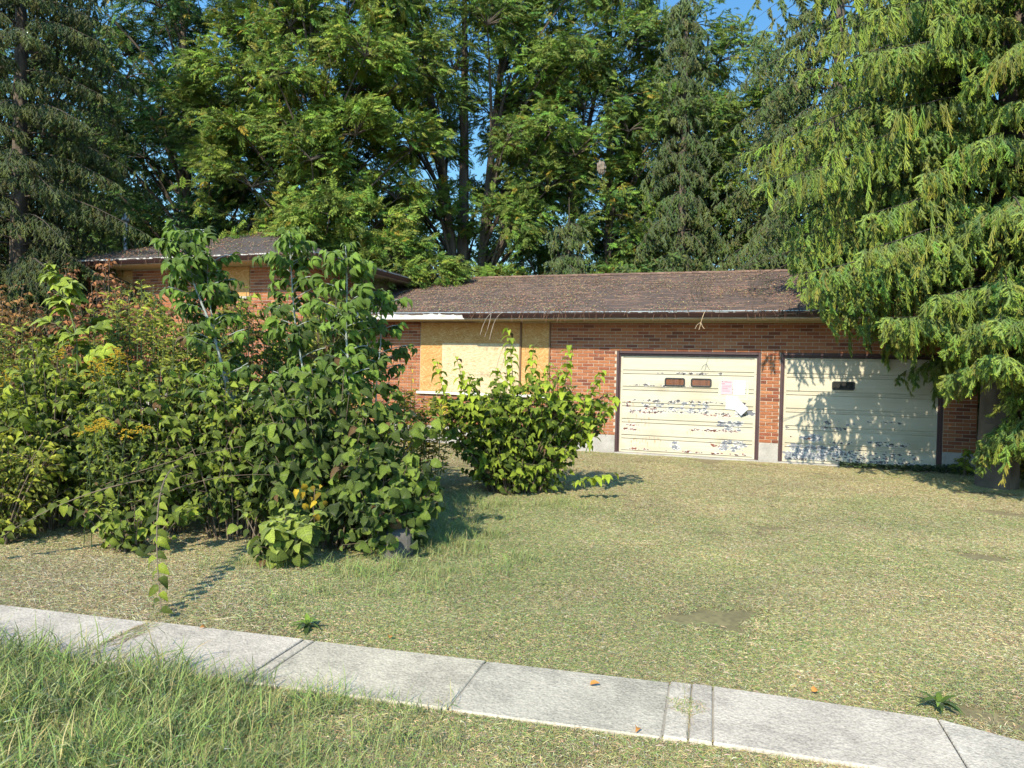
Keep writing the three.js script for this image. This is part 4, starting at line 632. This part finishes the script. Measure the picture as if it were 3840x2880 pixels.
shrub('lance_leaved_weeds', 'tall upright narrow-leaved weeds in front of the reddening shrub', 'weed', -4.1, 8.0, { ...wil, rx: 0.95, rz: 0.45, h: 2.65, stems: 56, base: yl, hot: [0.19, 0.25, 0.06], n: 130, seed: 54 });
shrub('lance_leaved_weeds', 'narrow-leaved weeds standing behind the leaning sapling', 'weed', -3.1, 8.2, { ...wil, rx: 0.7, rz: 0.45, h: 2.45, stems: 46, base: gr, hot: grHot, n: 90, seed: 55 });
shrub('lance_leaved_weeds', 'sparse narrow-leaved weeds at the left edge below the pinkish shrub', 'weed', -5.6, 7.7, { ...wil, rx: 0.9, rz: 0.45, h: 2.25, stems: 50, base: yl, hot: [0.19, 0.25, 0.06], n: 90, seed: 56 });
shrub('honeysuckle_shrub', 'pale dense shrub below the boarded upper window', 'shrub', -2.35, 8.6, { rx: 0.65, rz: 0.5, h: 2.75, stems: 50, geos: G_small, size: 0.085, twigs: 14, lpt: 6, base: [0.075, 0.12, 0.032], hot: [0.15, 0.20, 0.06], n: 90, seed: 57, flat: 0.4 });
shrub('bramble_shrub', 'broad-leaved green shrub filling the left of the thicket', 'shrub', -4.6, 7.1, { rx: 1.0, rz: 0.6, h: 1.85, stems: 46, size: 0.10, twigs: 15, base: gr, hot: grHot, n: 220, seed: 58, geos: [...G_ovate, ...G_lobed] });
shrub('bramble_shrub', 'yellow-green small-leaved shrub low at the left edge', 'shrub', -4.75, 6.45, { rx: 0.85, rz: 0.4, h: 1.1, stems: 40, size: 0.07, twigs: 12, geos: G_small, base: yl, hot: ylHot, n: 160, seed: 59 });
shrub('bramble_shrub', 'mid-green shrub with a dark hollow beneath it, left of the saplings', 'shrub', -3.5, 6.95, { rx: 0.85, rz: 0.6, h: 1.75, stems: 46, size: 0.092, twigs: 15, base: gr, hot: [0.12, 0.18, 0.034], n: 240, seed: 60, low: 0.24, geos: [...G_ovate, G_lobed[0]] });
shrub('bramble_shrub', 'tangled green shrub at the foot of the leaning sapling', 'shrub', -2.65, 6.85, { rx: 0.8, rz: 0.6, h: 1.6, stems: 46, size: 0.095, twigs: 15, base: gr, hot: [0.115, 0.175, 0.032], n: 240, seed: 61, low: 0.16 });
shrub('box_elder_shrub', 'dark leafy shrub at the right end of the thicket under the saplings', 'shrub', -1.65, 6.65, { rx: 0.92, rz: 0.62, h: 1.65, stems: 42, size: 0.125, twigs: 14, lpt: 5, base: dk, hot: dkHot, n: 260, seed: 62, geos: [...G_ovate, ...G_round] });
shrub('box_elder_shrub', 'low dark shrub drooping beside the grey stone', 'shrub', -1.15, 6.5, { rx: 0.52, rz: 0.5, h: 0.95, stems: 26, size: 0.10, twigs: 12, lpt: 5, base: dk, hot: dkHot, n: 170, seed: 63, geos: G_round });
shrub('broad_weeds', 'low weeds with large round leaves at the front foot of the thicket', 'weed', -2.0, 5.95, { rx: 0.5, rz: 0.22, h: 0.45, stems: 12, size: 0.14, twigs: 4, lpt: 3, twigLen: 0.22, base: [0.075, 0.135, 0.035], hot: [0.14, 0.21, 0.06], n: 120, seed: 64, geos: G_round });
shrub('broad_weeds', 'bright green low weeds before the dark hollow of the thicket', 'weed', -3.3, 6.25, { rx: 0.7, rz: 0.22, h: 0.5, stems: 12, size: 0.11, twigs: 5, lpt: 3, twigLen: 0.2, base: [0.075, 0.135, 0.03], hot: [0.14, 0.21, 0.04], n: 110, seed: 65, geos: [...G_ovate, ...G_lobed] });
shrub('background_shrub', 'shaded shrub growing against the main wall behind the thicket', 'shrub', -3.5, 9.4, { rx: 1.9, rz: 0.45, h: 2.62, flat: 0.8, stems: 70, size: 0.10, twigs: 12, base: gr, hot: grHot, n: 0, seed: 66 });
shrub('background_shrub', 'leafy shrub at the left end of the main wall', 'shrub', -7.2, 9.6, { rx: 1.5, rz: 0.8, h: 2.1, stems: 34, size: 0.10, twigs: 11, base: gr, hot: grHot, n: 0, seed: 67 });
shrub('yellow_weeds', 'yellow-green weeds in the gap between the thicket and the mulberry bush', 'weed', -1.35, 9.3, { ...wil, rx: 0.55, rz: 0.7, h: 1.35, stems: 26, base: [0.13, 0.16, 0.035], hot: [0.24, 0.24, 0.05], n: 80, seed: 68, shoots: [[0.02, 0, 0.06, 1.75, 0.1], [-0.2, 0, -0.1, 1.6, 0.1]] });
// goldenrod in flower
const M_gold = std({ color: rgb(0.52, 0.36, 0.02), roughness: 0.9 });
function goldenrod(label, x, Z, h, n, seed, r = 0.3) {
  rand = rng(seed); const root = thing('goldenrod', label, 'flower', x, 0, -Z), fl = [], lv = [];
  const tuft = new Geo(); for (let k = 0; k < 5; k++) { const a = k * 1.26; tuft.tube([V(0, 0, 0), V(Math.cos(a) * 0.4, 0.4, Math.sin(a) * 0.4), V(Math.cos(a) * 0.7, 0.55, Math.sin(a) * 0.7)], (t) => 0.28 * (1 - 0.6 * t), 4); }
  const tg = tuft.build();
  for (let i = 0; i < n; i++) {
    const bx = rr(-r, r), bz = rr(-r, r) * 0.6, tip = V(bx + rr(-0.12, 0.12), h * rr(0.88, 1.05), bz + rr(-0.1, 0.1)), pts = bez(V(bx, 0, bz), V(bx, h * 0.6, bz), tip, 6);
    part('stem', new Geo().tube(pts, 0.004, 4).build(), M_green, root);
    for (let d = 0.25; d < 0.97; d += 0.02) lv.push({ m: orient(along(pts, d), leafDir(d * 120, rr(-0.1, 0.5)), up0, 0.10 * (1.2 - 0.6 * d)), k: rand(), s: 0.1 });
    const head = new Geo();
    for (let k = 0; k < 6; k++) { const a = rand() * 6.283, l = rr(0.05, 0.15), b = along(pts, 1 - k * 0.016); for (let q = 0.15; q <= 1; q += 0.15) { const p = b.clone().add(V(Math.cos(a) * l * q, l * 0.35 * q - 0.06 * q * q, Math.sin(a) * l * q)); for (let e = 0; e < 2; e++) fl.push({ m: new THREE.Matrix4().makeRotationY(rand() * 6).scale(V(1, 1, 1).multiplyScalar(rr(0.007, 0.013))).setPosition(p.x + rr(-0.01, 0.01), p.y + rr(0, 0.014), p.z + rr(-0.01, 0.01)), c: [rr(0.8, 1.2), rr(0.8, 1.1), 1] }); } }
  }
  instanced('flower_plume', tg, M_gold, fl, root); addLeaves(root, lv, G_lance, gr, grHot, 20);
}
goldenrod('goldenrod with the largest yellow plumes, in the middle of the left thicket', -4.1, 6.95, 1.75, 11, 71);
goldenrod('goldenrod at the left edge of the picture, plumes partly hidden', -5.15, 6.9, 1.6, 9, 72);
goldenrod('low goldenrod between the broad-leaved shrubs, left of the leaning stem', -3.6, 6.4, 1.18, 6, 73, 0.22);
// bough hanging forward over the verge, and a sprig low at the left
{
  rand = rng(81); const root = thing('hanging_bough', 'leafy bough drooping from the thicket onto the verge by the walk', 'branch', -2.6, 0, -5.3), items = [];
  const pts = bez(V(-0.4, 0.75, -1.1), V(-0.1, 0.85, 0.05), V(0.34, 0.03, 0.68), 16); part('stem', new Geo().tube(pts, (t) => 0.008 * (1.2 - t * 0.9), 6).build(), M_twig, root);
  for (let t = 0.12, i = 0; t < 1; t += 0.026, i++) { const p = along(pts, t), d = tangent(pts, t), s = i % 2 ? 1 : -1; items.push({ m: orient(p, V(s * rr(0.7, 1.2), rr(-0.9, 0.1), rr(-0.2, 0.4)).addScaledVector(d, 0.35), V(rr(-0.9, 0.9), 0.9, 0.8), rr(0.07, 0.125)), k: rr(0.1, 1), s: 0.12 }); }
  addLeaves(root, items, G_ovate, [0.05, 0.09, 0.02], [0.10, 0.15, 0.026], 60);
  const r2 = thing('hanging_bough', 'leafy sprig reaching low toward the left edge of the picture', 'branch', -3.8, 0, -6.0), it2 = [];
  const p2 = bez(V(0.5, 0.62, -0.4), V(0, 0.55, 0), V(-0.45, 0.16, 0.2), 12); part('stem', new Geo().tube(p2, (t) => 0.007 * (1.2 - t * 0.9), 6).build(), M_twig, r2);
  for (let t = 0.2, i = 0; t < 1; t += 0.035, i++) it2.push({ m: orient(along(p2, t), V((i % 2 ? 1 : -1) * 0.5 - 0.4, rr(-1.2, 0.2), rr(-0.3, 0.6)), V(rr(-0.6, 0.6), 0.7, 1), rr(0.07, 0.13)), k: rr(0, 0.9), s: 0.12 });
  addLeaves(r2, it2, G_ovate, [0.065, 0.11, 0.025], [0.11, 0.16, 0.03], 60);
}
// long bare canes through the thicket
{
  rand = rng(82); let i = 0;
  for (const [l, a, b, c] of [['long bare cane slanting across the middle of the thicket', [-3.7, 0.55, -6.4], [-3.1, 0.82, -6.3], [-2.4, 0.95, -6.35]], ['thin dry cane arching low across the front of the thicket', [-3.1, 0.5, -6.2], [-2.6, 0.75, -6.1], [-2.1, 0.72, -6.2]]]) { const o = V(a[0], 0, a[2]), pts = bez(V(...a).sub(o), V(...b).sub(o), V(...c).sub(o), 12), r = thing('cane', l, 'branch', o.x, 0, o.z); part('stem', new Geo().tube(pts, (t) => 0.0035 * (1.2 - 0.8 * t), 5).build(), M_twig, r); for (let k = 0; k < 5; k++) { const p = along(pts, 0.25 + k * 0.16), e = p.clone().add(V(rr(-0.1, 0.2), rr(0.05, 0.2), rr(-0.05, 0.15))); part('twig', new Geo().tube([p, e], 0.0025, 4).build(), M_twig, r); } }
}
// mulberry bush in front of the wide boarded window
shrub('mulberry_bush', 'round mulberry bush with bright upright shoots in front of the boarded window', 'bush', 0.05, 9.75, { rx: 1.5, rz: 0.9, h: 1.62, stems: 66, size: 0.11, twigs: 15, lpt: 5, base: [0.065, 0.13, 0.022], hot: [0.15, 0.235, 0.034], n: 300, seed: 91, flat: 0.35, spread: 0.25, low: 0.06, geos: [...G_ovate, G_lobed[0]], droop: -0.45, shootLeaf: 0.17, shootStep: 0.04,
  shoots: [[0.0, 0.9, -0.12, 2.25, 0.3], [-0.6, 0.8, -0.81, 1.87, 0.3], [-0.9, 0.8, -1.08, 1.82, 0.2], [0.2, 0.8, 0.23, 2.04, 0.2], [0.62, 0.8, 0.70, 2.05, 0.3], [0.9, 0.8, 1.16, 1.72, 0.2], [-0.45, 0.8, -0.63, 1.64, 0.4], [0.4, 0.8, 0.42, 1.78, 0.4], [-0.2, 0.8, -0.28, 1.72, 0.4], [0.95, 0.6, 1.36, 1.36, 0.3], [0.75, 0.2, 1.32, 0.36, 0.5], [0.6, 0.9, 0.58, 1.75, -0.2]] });
// weeds along the foot of the garage at the right
{
  rand = rng(95); const items = [], root = new THREE.Group(); root.name = 'ground_ivy'; scene.add(root); tag(root, 'low leafy weeds along the shaded foot of the garage at the right', 'weeds', null, 'stuff');
  for (let k = 0; k < 2600; k++) { const s = rr(4.3, 8.3), o = Math.abs(rr(-1, 1) * rr(0, 1)) * (0.25 + 0.55 * sstep(5, 8, s)) + 0.06, p = fac(s, o + (s > 6.4 ? rr(-0.8, 0.6) : 0)); p.y = rr(0.02, 0.06 + 0.16 * sstep(5, 7.5, s)) * (1.3 - o * 0.5); items.push({ m: orient(p, leafDir(rand() * 6.28, rr(-0.2, 0.5)), V(rr(-0.4, 0.4), 1, rr(-0.2, 0.4)), rr(0.04, 0.085)), c: mix3([0.05, 0.10, 0.025], [0.12, 0.19, 0.04], rand()) }); }
  instanced('foliage', G_round[0], M_leaf, items, root);
  shrub('yard_weed', 'upright light green weed at the foot of the right brick pier', 'weed', fac(6.25, 0.3).x, -fac(6.25, 0.3).z, { rx: 0.14, rz: 0.12, h: 0.46, stems: 6, size: 0.11, twigs: 4, lpt: 2, twigLen: 0.1, base: [0.11, 0.18, 0.03], hot: [0.17, 0.25, 0.04], n: 30, seed: 96, geos: G_ovate });
  shrub('yard_shrub', 'dark leafy shrub in the shade right of the garage corner', 'shrub', 9.3, 12.9, { rx: 1.1, rz: 0.7, h: 0.75, stems: 24, size: 0.11, twigs: 9, base: dk, hot: dkHot, n: 60, seed: 97 });
  shrub('yard_shrub', 'shrub with yellowing leaves under the spruce at the right edge', 'shrub', 8.4, 11.1, { rx: 0.5, rz: 0.5, h: 0.75, stems: 12, size: 0.09, twigs: 8, base: [0.08, 0.13, 0.03], hot: [0.26, 0.25, 0.03], n: 60, seed: 98 });
}
{ rand = rng(88); const r = thing('yellow_sprig', 'cluster of yellowed leaves at the lower right of the thicket', 'leaves', -1.75, 0, -6.2), it = []; part('stem', new Geo().tube([V(0, 0, -0.3), V(0.02, 0.4, -0.05), V(0.06, 0.62, 0.06)], 0.005, 5).build(), M_twig, r); for (let k = 0; k < 12; k++) it.push({ m: orient(V(rr(-0.12, 0.14), rr(0.4, 0.66), rr(-0.02, 0.08)), leafDir(rand() * 6.28, rr(-1.6, -0.4)), V(rr(-0.4, 0.4), 0.6, 1), rr(0.07, 0.11)), k: rand(), s: 0.1 }); addLeaves(r, it, G_ovate, [0.16, 0.14, 0.012], [0.22, 0.19, 0.02], 12); }
// stone
{
  const g = new THREE.IcosahedronGeometry(0.2, 4), p = g.attributes.position; for (let i = 0; i < p.count; i++) { const v = V(p.getX(i), p.getY(i), p.getZ(i)), k = 0.82 + 0.36 * fbm(v.x * 6 + 5, v.y * 6 + v.z * 5, 3, 201); const q = Math.max(Math.abs(v.x), Math.abs(v.y), Math.abs(v.z)); v.multiplyScalar(mix(1, 0.15 / q, 0.55) * k); p.setXYZ(i, v.x * 0.85, v.y * 1.05, v.z * 0.8); } g.computeVertexNormals();
  const s = thing('stone', 'grey block of stone half hidden at the right foot of the thicket', 'stone', -0.99, 0.07, -6.35); part('block', g, std({ color: rgb(0.11, 0.10, 0.085), map: T_grain, roughness: 1 }), s);
}

// ---------------------------------------------------------------- grass
function tuft(seed, n, r, h, w, cols, { lean = 0.8, flat = 0, o35 = 0.35 } = {}) {
  rand = rng(seed); const g = new Geo();
  for (let i = 0; i < n; i++) {
    const a = rand() * 6.283, q = r * Math.sqrt(rand()), x = Math.cos(a) * q, z = Math.sin(a) * q, b = rand() * 6.283, lie = rand() < flat, l = h * rr(0.5, 1.25), e = lie ? l * rr(0.9, 1.8) : l * mix(lean * o35, lean, Math.sqrt(rand())), y = lie ? rr(0.002, 0.012) : Math.sqrt(Math.max(1e-6, l * l - e * e)), dx = Math.cos(b), dz = Math.sin(b), ww = w * rr(0.6, 1.2), ro = rr(-1.2, 1.2), cy = Math.sin(ro) * ww, wc = Math.cos(ro) * ww, c = pick(cols).map((v) => v * rr(0.8, 1.2)), cb = c.map((v) => v * 0.85), cr = [-dz * wc, dx * wc];
    const y0 = lie ? rr(0.002, 0.015) : -0.005, i0 = g.v(x - cr[0], y0 - cy, z - cr[1], 0, 0, cb), i1 = g.v(x + cr[0], y0 + cy, z + cr[1], 0, 0, cb), mx = x + dx * e * 0.4, mz = z + dz * e * 0.4, my = lie ? y + 0.004 : y * 0.65, i2 = g.v(mx + cr[0] * 0.8, my + cy * 0.8, mz + cr[1] * 0.8, 0, 0, c), i3 = g.v(mx - cr[0] * 0.8, my - cy * 0.8, mz - cr[1] * 0.8, 0, 0, c), i4 = g.v(x + dx * e, y, z + dz * e, 0, 0, c);
    g.q(i0, i1, i2, i3); g.t(i3, i2, i4);
  }
  return g.build();
}
const straw = [[0.50, 0.41, 0.20], [0.40, 0.31, 0.15], [0.66, 0.57, 0.33], [0.24, 0.17, 0.085]], grn = [[0.20, 0.265, 0.055], [0.25, 0.30, 0.07], [0.13, 0.20, 0.04], [0.30, 0.32, 0.085]], mid = [[0.34, 0.32, 0.115], [0.38, 0.345, 0.13]];
const G_grass = [0, 1, 2, 3].map((k) => tuft(300 + k, 210, 0.14, 0.028, 0.0021, k === 0 ? [...straw, ...straw, ...mid] : k === 1 ? [...straw, ...mid, ...mid, grn[1]] : k === 2 ? [...straw, ...mid, ...mid, ...grn] : [...grn, ...grn, ...mid, ...straw], { flat: 0.6 - 0.06 * k, lean: 0.99, o35: 0.72 }));
const G_tall = [tuft(320, 46, 0.14, 0.20, 0.0030, [...grn, ...grn, mid[0]], { lean: 0.93 }), tuft(321, 46, 0.16, 0.17, 0.0026, [...grn, ...mid, straw[1]], { lean: 0.97, flat: 0.15 })];
const G_dry = [tuft(330, 90, 0.2, 0.10, 0.0022, [...straw, ...straw, mid[0]], { flat: 0.7, lean: 0.98, o35: 0.7 })];
{
  rand = rng(101); const lawn = new THREE.Group(); lawn.name = 'grass'; scene.add(lawn); tag(lawn, 'short dry yellowed lawn between the walk and the garage', 'grass', null, 'stuff');
  const tall = new THREE.Group(); tall.name = 'tall_grass'; scene.add(tall); tag(tall, 'long green grass in the near left corner and along the thicket', 'grass', null, 'stuff');
  const dry = new THREE.Group(); dry.name = 'dry_grass'; scene.add(dry); tag(dry, 'flattened straw along the edge of the walk and the thicket', 'dry grass', null, 'stuff');
  const by = [[], [], [], []], tb = [[], []], db = [];
  const onWalk = (x, z, m = 0) => z < edgeNear(x) + m && z > edgeFar(x) - m;
  const place = (x, z, s, sy = s) => new THREE.Matrix4().makeRotationY(rand() * 6.283).scale(V(s, sy, s)).setPosition(x, -0.008, z);
  for (let z = -2.2; z > -15.5; z -= 0) {
    const Z = -z, cell = Z < 5 ? 0.062 : Z < 8 ? 0.078 : 0.10; z -= cell;
    const half = 0.76 * Z + 0.7;
    for (let x = -half; x < half; x += cell) {
      const px = x + rr(-0.5, 0.5) * cell, pz = z + rr(-0.5, 0.5) * cell, [s, o] = toFac(px, pz);
      if (o < 0.14 && s > S0 - 6.4 && s < S1 + 0.02) continue;
      if (o < 1.8 && s < S0) continue;
      if (vnoise(px * 7, pz * 7, 153) > 0.84 || fbm(px * 1.3 + 5, pz * 1.8, 4, 154) > 0.66) continue;
      if (onWalk(px, pz, rr(-0.075, 0.02) + 0.10 * (fbm(px * 3, pz * 3, 2, 140) - 0.5))) continue;
      const g = greenness(px, pz) + rr(-0.26, 0.26) + 0.4 * (vnoise(px * 5.2, pz * 5.2, 150) - 0.5), v = g < 0.22 ? 0 : g < 0.42 ? 1 : g < 0.66 ? 2 : 3, sc = rr(0.8, 1.15), hh = sc * mix(0.75, 1.2, vnoise(px * 2, pz * 2, 151)), t = mix(0.86, 1.14, vnoise(px * 1.1, pz * 1.1, 152)) * rr(0.93, 1.07);
      by[v].push({ m: place(px, pz, sc, hh), c: [t, t, t] });
      // longer grass
      const tg = (pz > edgeNear(px) ? 1.15 * sstep(0.1, -1.5, px) : 0) + 0.8 * Math.exp(-(((px + 0.75) / 0.5) ** 2 + ((pz + 7.2) / 1.6) ** 2)) + 0.7 * Math.exp(-(((px - 0.2) / 1.3) ** 2 + ((pz + 8.75) / 0.22) ** 2)) + 0.75 * Math.exp(-(((px + 1.35) / 0.7) ** 2 + ((pz + 5.85) / 0.18) ** 2)) + 0.55 * Math.exp(-(((px + 2.2) / 0.3) ** 2 + ((pz + 5.95) / 0.15) ** 2));
      if (rand() < tg * (Z < 5 ? 0.45 : 0.6)) { const k = rand() < 0.65 ? 0 : 1, q = rr(0.55, 1.15) * (pz > edgeNear(px) ? mix(0.7, 1.25, sstep(-0.6, -2.2, px)) : 0.8); tb[k].push({ m: place(px, pz, q), c: [t, t, t] }); }
      const dg = sstep(-1.0, -2.4, px) * Math.exp(-(((pz - edgeFar(px) + 0.55) / 0.8) ** 2)) + 0.8 * Math.exp(-(((pz - edgeFar(px) + 0.05) / 0.09) ** 2)) * (0.35 + vnoise(px * 2.5, 3, 160));
      if (pz < edgeFar(px) + 0.03 && rand() < dg * 0.4) { db.push({ m: place(px, pz, rr(0.5, 1.1) * (px < -1.2 ? 1 : 0.6)), c: [t, t, t] }); }
    }
  }
  G_grass.forEach((g, i) => instanced('blades', g, M_blade, by[i], lawn));
  G_tall.forEach((g, i) => instanced('blades', g, M_blade, tb[i], tall));
  G_dry.forEach((g, i) => instanced('blades', g, M_blade, db, dry));
  console.log('grass', by.map((l) => l.length).join(), tb.map((l) => l.length).join(), db.length);
  // tufts growing in the joints of the walk
  const joint = thing('grass_tuft', 'dry grass tuft growing in the joint of the walk near the right', 'grass', 0.915, 0.012, -3.53);
  part('blades', tuft(340, 420, 0.09, 0.034, 0.0016, [...straw, ...mid, ...grn], { lean: 0.99, flat: 0.2 }), M_blade, joint);
  part('joint_grass', tuft(341, 160, 0.022, 0.016, 0.0014, [...straw, ...mid], { lean: 0.95 }).scale(1, 1, 11), M_blade, joint).rotation.y = -0.21;
  const j2 = thing('grass_tuft', 'dry grass filling the left joint of the walk', 'grass', -2.3, 0.012, -4.3); part('blades', tuft(342, 500, 0.07, 0.04, 0.0016, [...straw, ...mid, grn[0]], { lean: 0.99, flat: 0.5, o35: 0.8 }).scale(1, 1, 3.4), M_blade, j2).rotation.y = -0.3;
}
function rosette(label, x, z, n, size, seed, base, hot) { rand = rng(seed); const r = thing('rosette_weed', label, 'weed', x, 0.01, z), items = []; for (let k = 0; k < n; k++) items.push({ m: orient(V(0, 0.01, 0), leafDir(k * 2.4 + rr(-0.3, 0.3), rr(0.15, 0.9)), up0, size * rr(0.6, 1.1)), k: rand(), s: size }); addLeaves(r, items, G_lance, base, hot, n); }
rosette('green rosette weed at the far edge of the walk, left of centre', -1.27, -4.5, 16, 0.13, 111, [0.06, 0.13, 0.03], [0.1, 0.19, 0.04]);
rosette('green rosette weed beside the right end of the walk', 2.22, -3.6, 18, 0.13, 112, [0.06, 0.13, 0.03], [0.1, 0.19, 0.04]);
// fallen leaves: single ones on the walk and lawn, the litter on the roofs as one mass
{
  rand = rng(121); const M_fall = std({ color: rgb(0.42, 0.17, 0.03), roughness: 0.8, side: THREE.DoubleSide });
  [[0.45, -3.75, 'small orange fallen leaf by the tufted joint'], [1.62, -3.72, 'orange fallen leaf at the edge of the lawn, right of the tufted joint'], [-0.72, -4.33, 'brown fallen leaf at the far edge of the walk'], [-1.9, -4.45, 'tan fallen leaf in the straw beside the walk'], [0.62, -3.3, 'orange fallen leaf at the near edge of the walk']].forEach(([x, z, l], i) => { const t = thing('fallen_leaf', l, 'leaf', x, 0.024, z); part('blade', G_ovate[i % 3], M_fall, t).applyMatrix4(orient(V(0, 0, 0), leafDir(rand() * 6, 0.3), V(0.5, 1, 0.4), 0.055)); });
  const lit = new THREE.Group(); lit.name = 'roof_litter'; scene.add(lit); tag(lit, 'tan fallen leaves and needles lying over the shingle roofs', 'leaf litter', null, 'stuff');
  const chip = (() => { const g = new Geo(), c = [1, 1, 1]; g.q(g.v(-0.5, 0, 0, 0, 0, c), g.v(0, 0.12, -0.25, 0, 0, c), g.v(0.5, 0.03, 0, 0, 0, c), g.v(0, 0.1, 0.25, 0, 0, c)); return g.build(false); })(), it = [];
  for (let k = 0; k < 42000; k++) {
    const s = rr(RS0 + 0.1, RS1 - 0.1), t = rand(), [o, y] = slope(t), den = fbm(s * 0.8 + 9, t * 5, 4, 170) * 1.7 - 0.38 + 0.25 * sstep(0, -5, s) - 0.5 * sstep(0.82, 1, t); if (rand() > den) continue;
    if (s < E.s1 - 0.05 && y < E.y && o > -2.3) continue;
    const p = fac(s, o, y + 0.024); it.push({ m: orient(p, leafDir(rand() * 6.283, rr(-0.3, 0.3)), V(-0.1 * sA, 1, 0.3), rr(0.02, 0.055)), c: mix3([0.34, 0.20, 0.09], [0.60, 0.42, 0.24], rand()).map((v) => v * rr(0.5, 1.1)) });
  }
  for (let k = 0; k < 9000; k++) {
    const t = rand(), s = rr(mix(E.s0, AP.x, t), mix(E.s1, AP.x, t)), o = mix(E.o1, AP.z, t), y = mix(E.y, AP.y, t); if (rand() > fbm(s * 0.9, t * 4, 3, 180) * 1.6 - 0.3) continue;
    it.push({ m: orient(fac(s, o, y + 0.028), leafDir(rand() * 6.283, rr(-0.3, 0.3)), V(0, 1, 0.3), rr(0.025, 0.07)), c: mix3([0.34, 0.20, 0.09], [0.60, 0.42, 0.24], rand()).map((v) => v * rr(0.5, 1.1)) });
  }
  instanced('litter', chip, M_litter, it, lit);
  // dead vines and twigs hanging from the gutters
  const deb = H('gutter_debris', (() => { const g = new Geo(); for (let k = 0; k < 620; k++) { const s = k < 420 ? rr(-3.1, 6.6) : rr(E.s0 + 0.3, E.s1), m = k < 420, cl = fbm(s * 1.7, 2, 3, 190); if (rand() > cl * 1.6 - 0.25) continue; const o = m ? RO0 + 0.07 : E.o1 + 0.07, y = m ? RY0 - 0.04 : E.y - 0.05, up = rand() < 0.55, e = V(s + rr(-0.08, 0.08), y + (up ? rr(0.03, 0.12) : -rr(0.05, 0.2)), o + (up ? rr(-0.05, 0.05) : rr(0.05, 0.09))); g.tube([V(s, y, o), V(s + rr(-0.05, 0.05), y + (up ? 0.02 : 0.05), o + 0.03), e], rr(0.002, 0.005), 3); } return g.build(); })(), std({ color: rgb(0.16, 0.085, 0.05), roughness: 1 })); deb.userData.kind = 'stuff';
  const tw = thing('dry_twig', 'long dry grey vine twig hanging from the gutter over the boarded window', 'twig', fac(-2.5, 0.85).x, 2.35, fac(-2.5, 0.85).z); tw.rotation.y = -A;
  [[[0, 0.5, 0], [-0.12, 0.4, 0.05], [-0.2, 0.05, 0.08]], [[0, 0.5, 0], [0.02, 0.35, 0.05], [-0.1, 0.0, 0.08]], [[0.3, 0.52, 0], [0.1, 0.5, 0.06], [0.02, -0.05, 0.1]]].forEach((l) => part('stem', new Geo().tube(bez(...l.map((p) => V(...p)), 8), 0.006, 4).build(), std({ color: rgb(0.3, 0.25, 0.2) }), tw));
  const t3 = thing('dry_twig', 'forked dry twig hanging from the gutter above the left garage door', 'twig', fac(1.75, 0.86).x, 2.55, fac(1.75, 0.86).z); t3.rotation.y = -A;
  [[[0.06, 0.3, 0], [0.03, 0.2, 0.03], [0, 0.1, 0.04]], [[0, 0.1, 0.04], [-0.06, 0.06, 0.04], [-0.1, -0.02, 0.04]], [[0, 0.1, 0.04], [0.03, 0.03, 0.04], [0.07, -0.02, 0.04]], [[0, 0.1, 0.04], [-0.01, 0.03, 0.04], [-0.03, -0.04, 0.04]]].forEach((l) => part('stem', new Geo().tube(l.map((p) => V(...p)), 0.006, 4).build(), std({ color: rgb(0.45, 0.33, 0.2) }), t3));
  const dead = (label, s, t, h, seed) => { rand = rng(seed); const [o, y] = slope(t), p = fac(s, o, y), r = thing('dead_vine', label, 'vine', p.x, y, p.z); for (let k = 0; k < 16; k++) { const b = V(rr(-0.25, 0.25), 0.01, rr(-0.3, 0.5)); b.y -= b.z * 0.3; part('stem', new Geo().tube([b, b.clone().add(V(rr(-0.08, 0.08), h * 0.5, rr(-0.05, 0.1))), b.clone().add(V(rr(-0.15, 0.15), h * rr(0.7, 1.1), rr(-0.05, 0.15)))], 0.004, 3).build(), M_twig, r); } };
  dead('dead brown weed stalks standing on the roof above the left garage door', 1.55, 0.25, 0.45, 131); dead('cluster of dead vine stalks on the roof left of the spruce', 2.75, 0.3, 0.5, 132);
  // webs spun in the walnut boughs
  const web = (label, x, y, Z, s, seed) => { rand = rng(seed); const r = thing('caterpillar_web', label, 'web', x, y, -Z), g = new THREE.IcosahedronGeometry(s, 4), p = g.attributes.position; for (let i = 0; i < p.count; i++) { const k = 0.6 + 0.8 * fbm(p.getX(i) * 5 / s + 9, p.getY(i) * 5 / s + p.getZ(i) * 4 / s, 3, seed); p.setXYZ(i, p.getX(i) * k * 0.8, p.getY(i) * k * 1.2, p.getZ(i) * k * 0.7); } g.computeVertexNormals(); part('silk', g, new THREE.MeshPhysicalMaterial({ color: rgb(0.26, 0.2, 0.14), transmission: 0.45, thickness: 0, roughness: 1 }), r); };
  web('tan web nest hanging in the walnut leaves above the ridge', 2.3, 7.2, 19.4, 0.15, 141);
}

renderer.render(scene, camera);
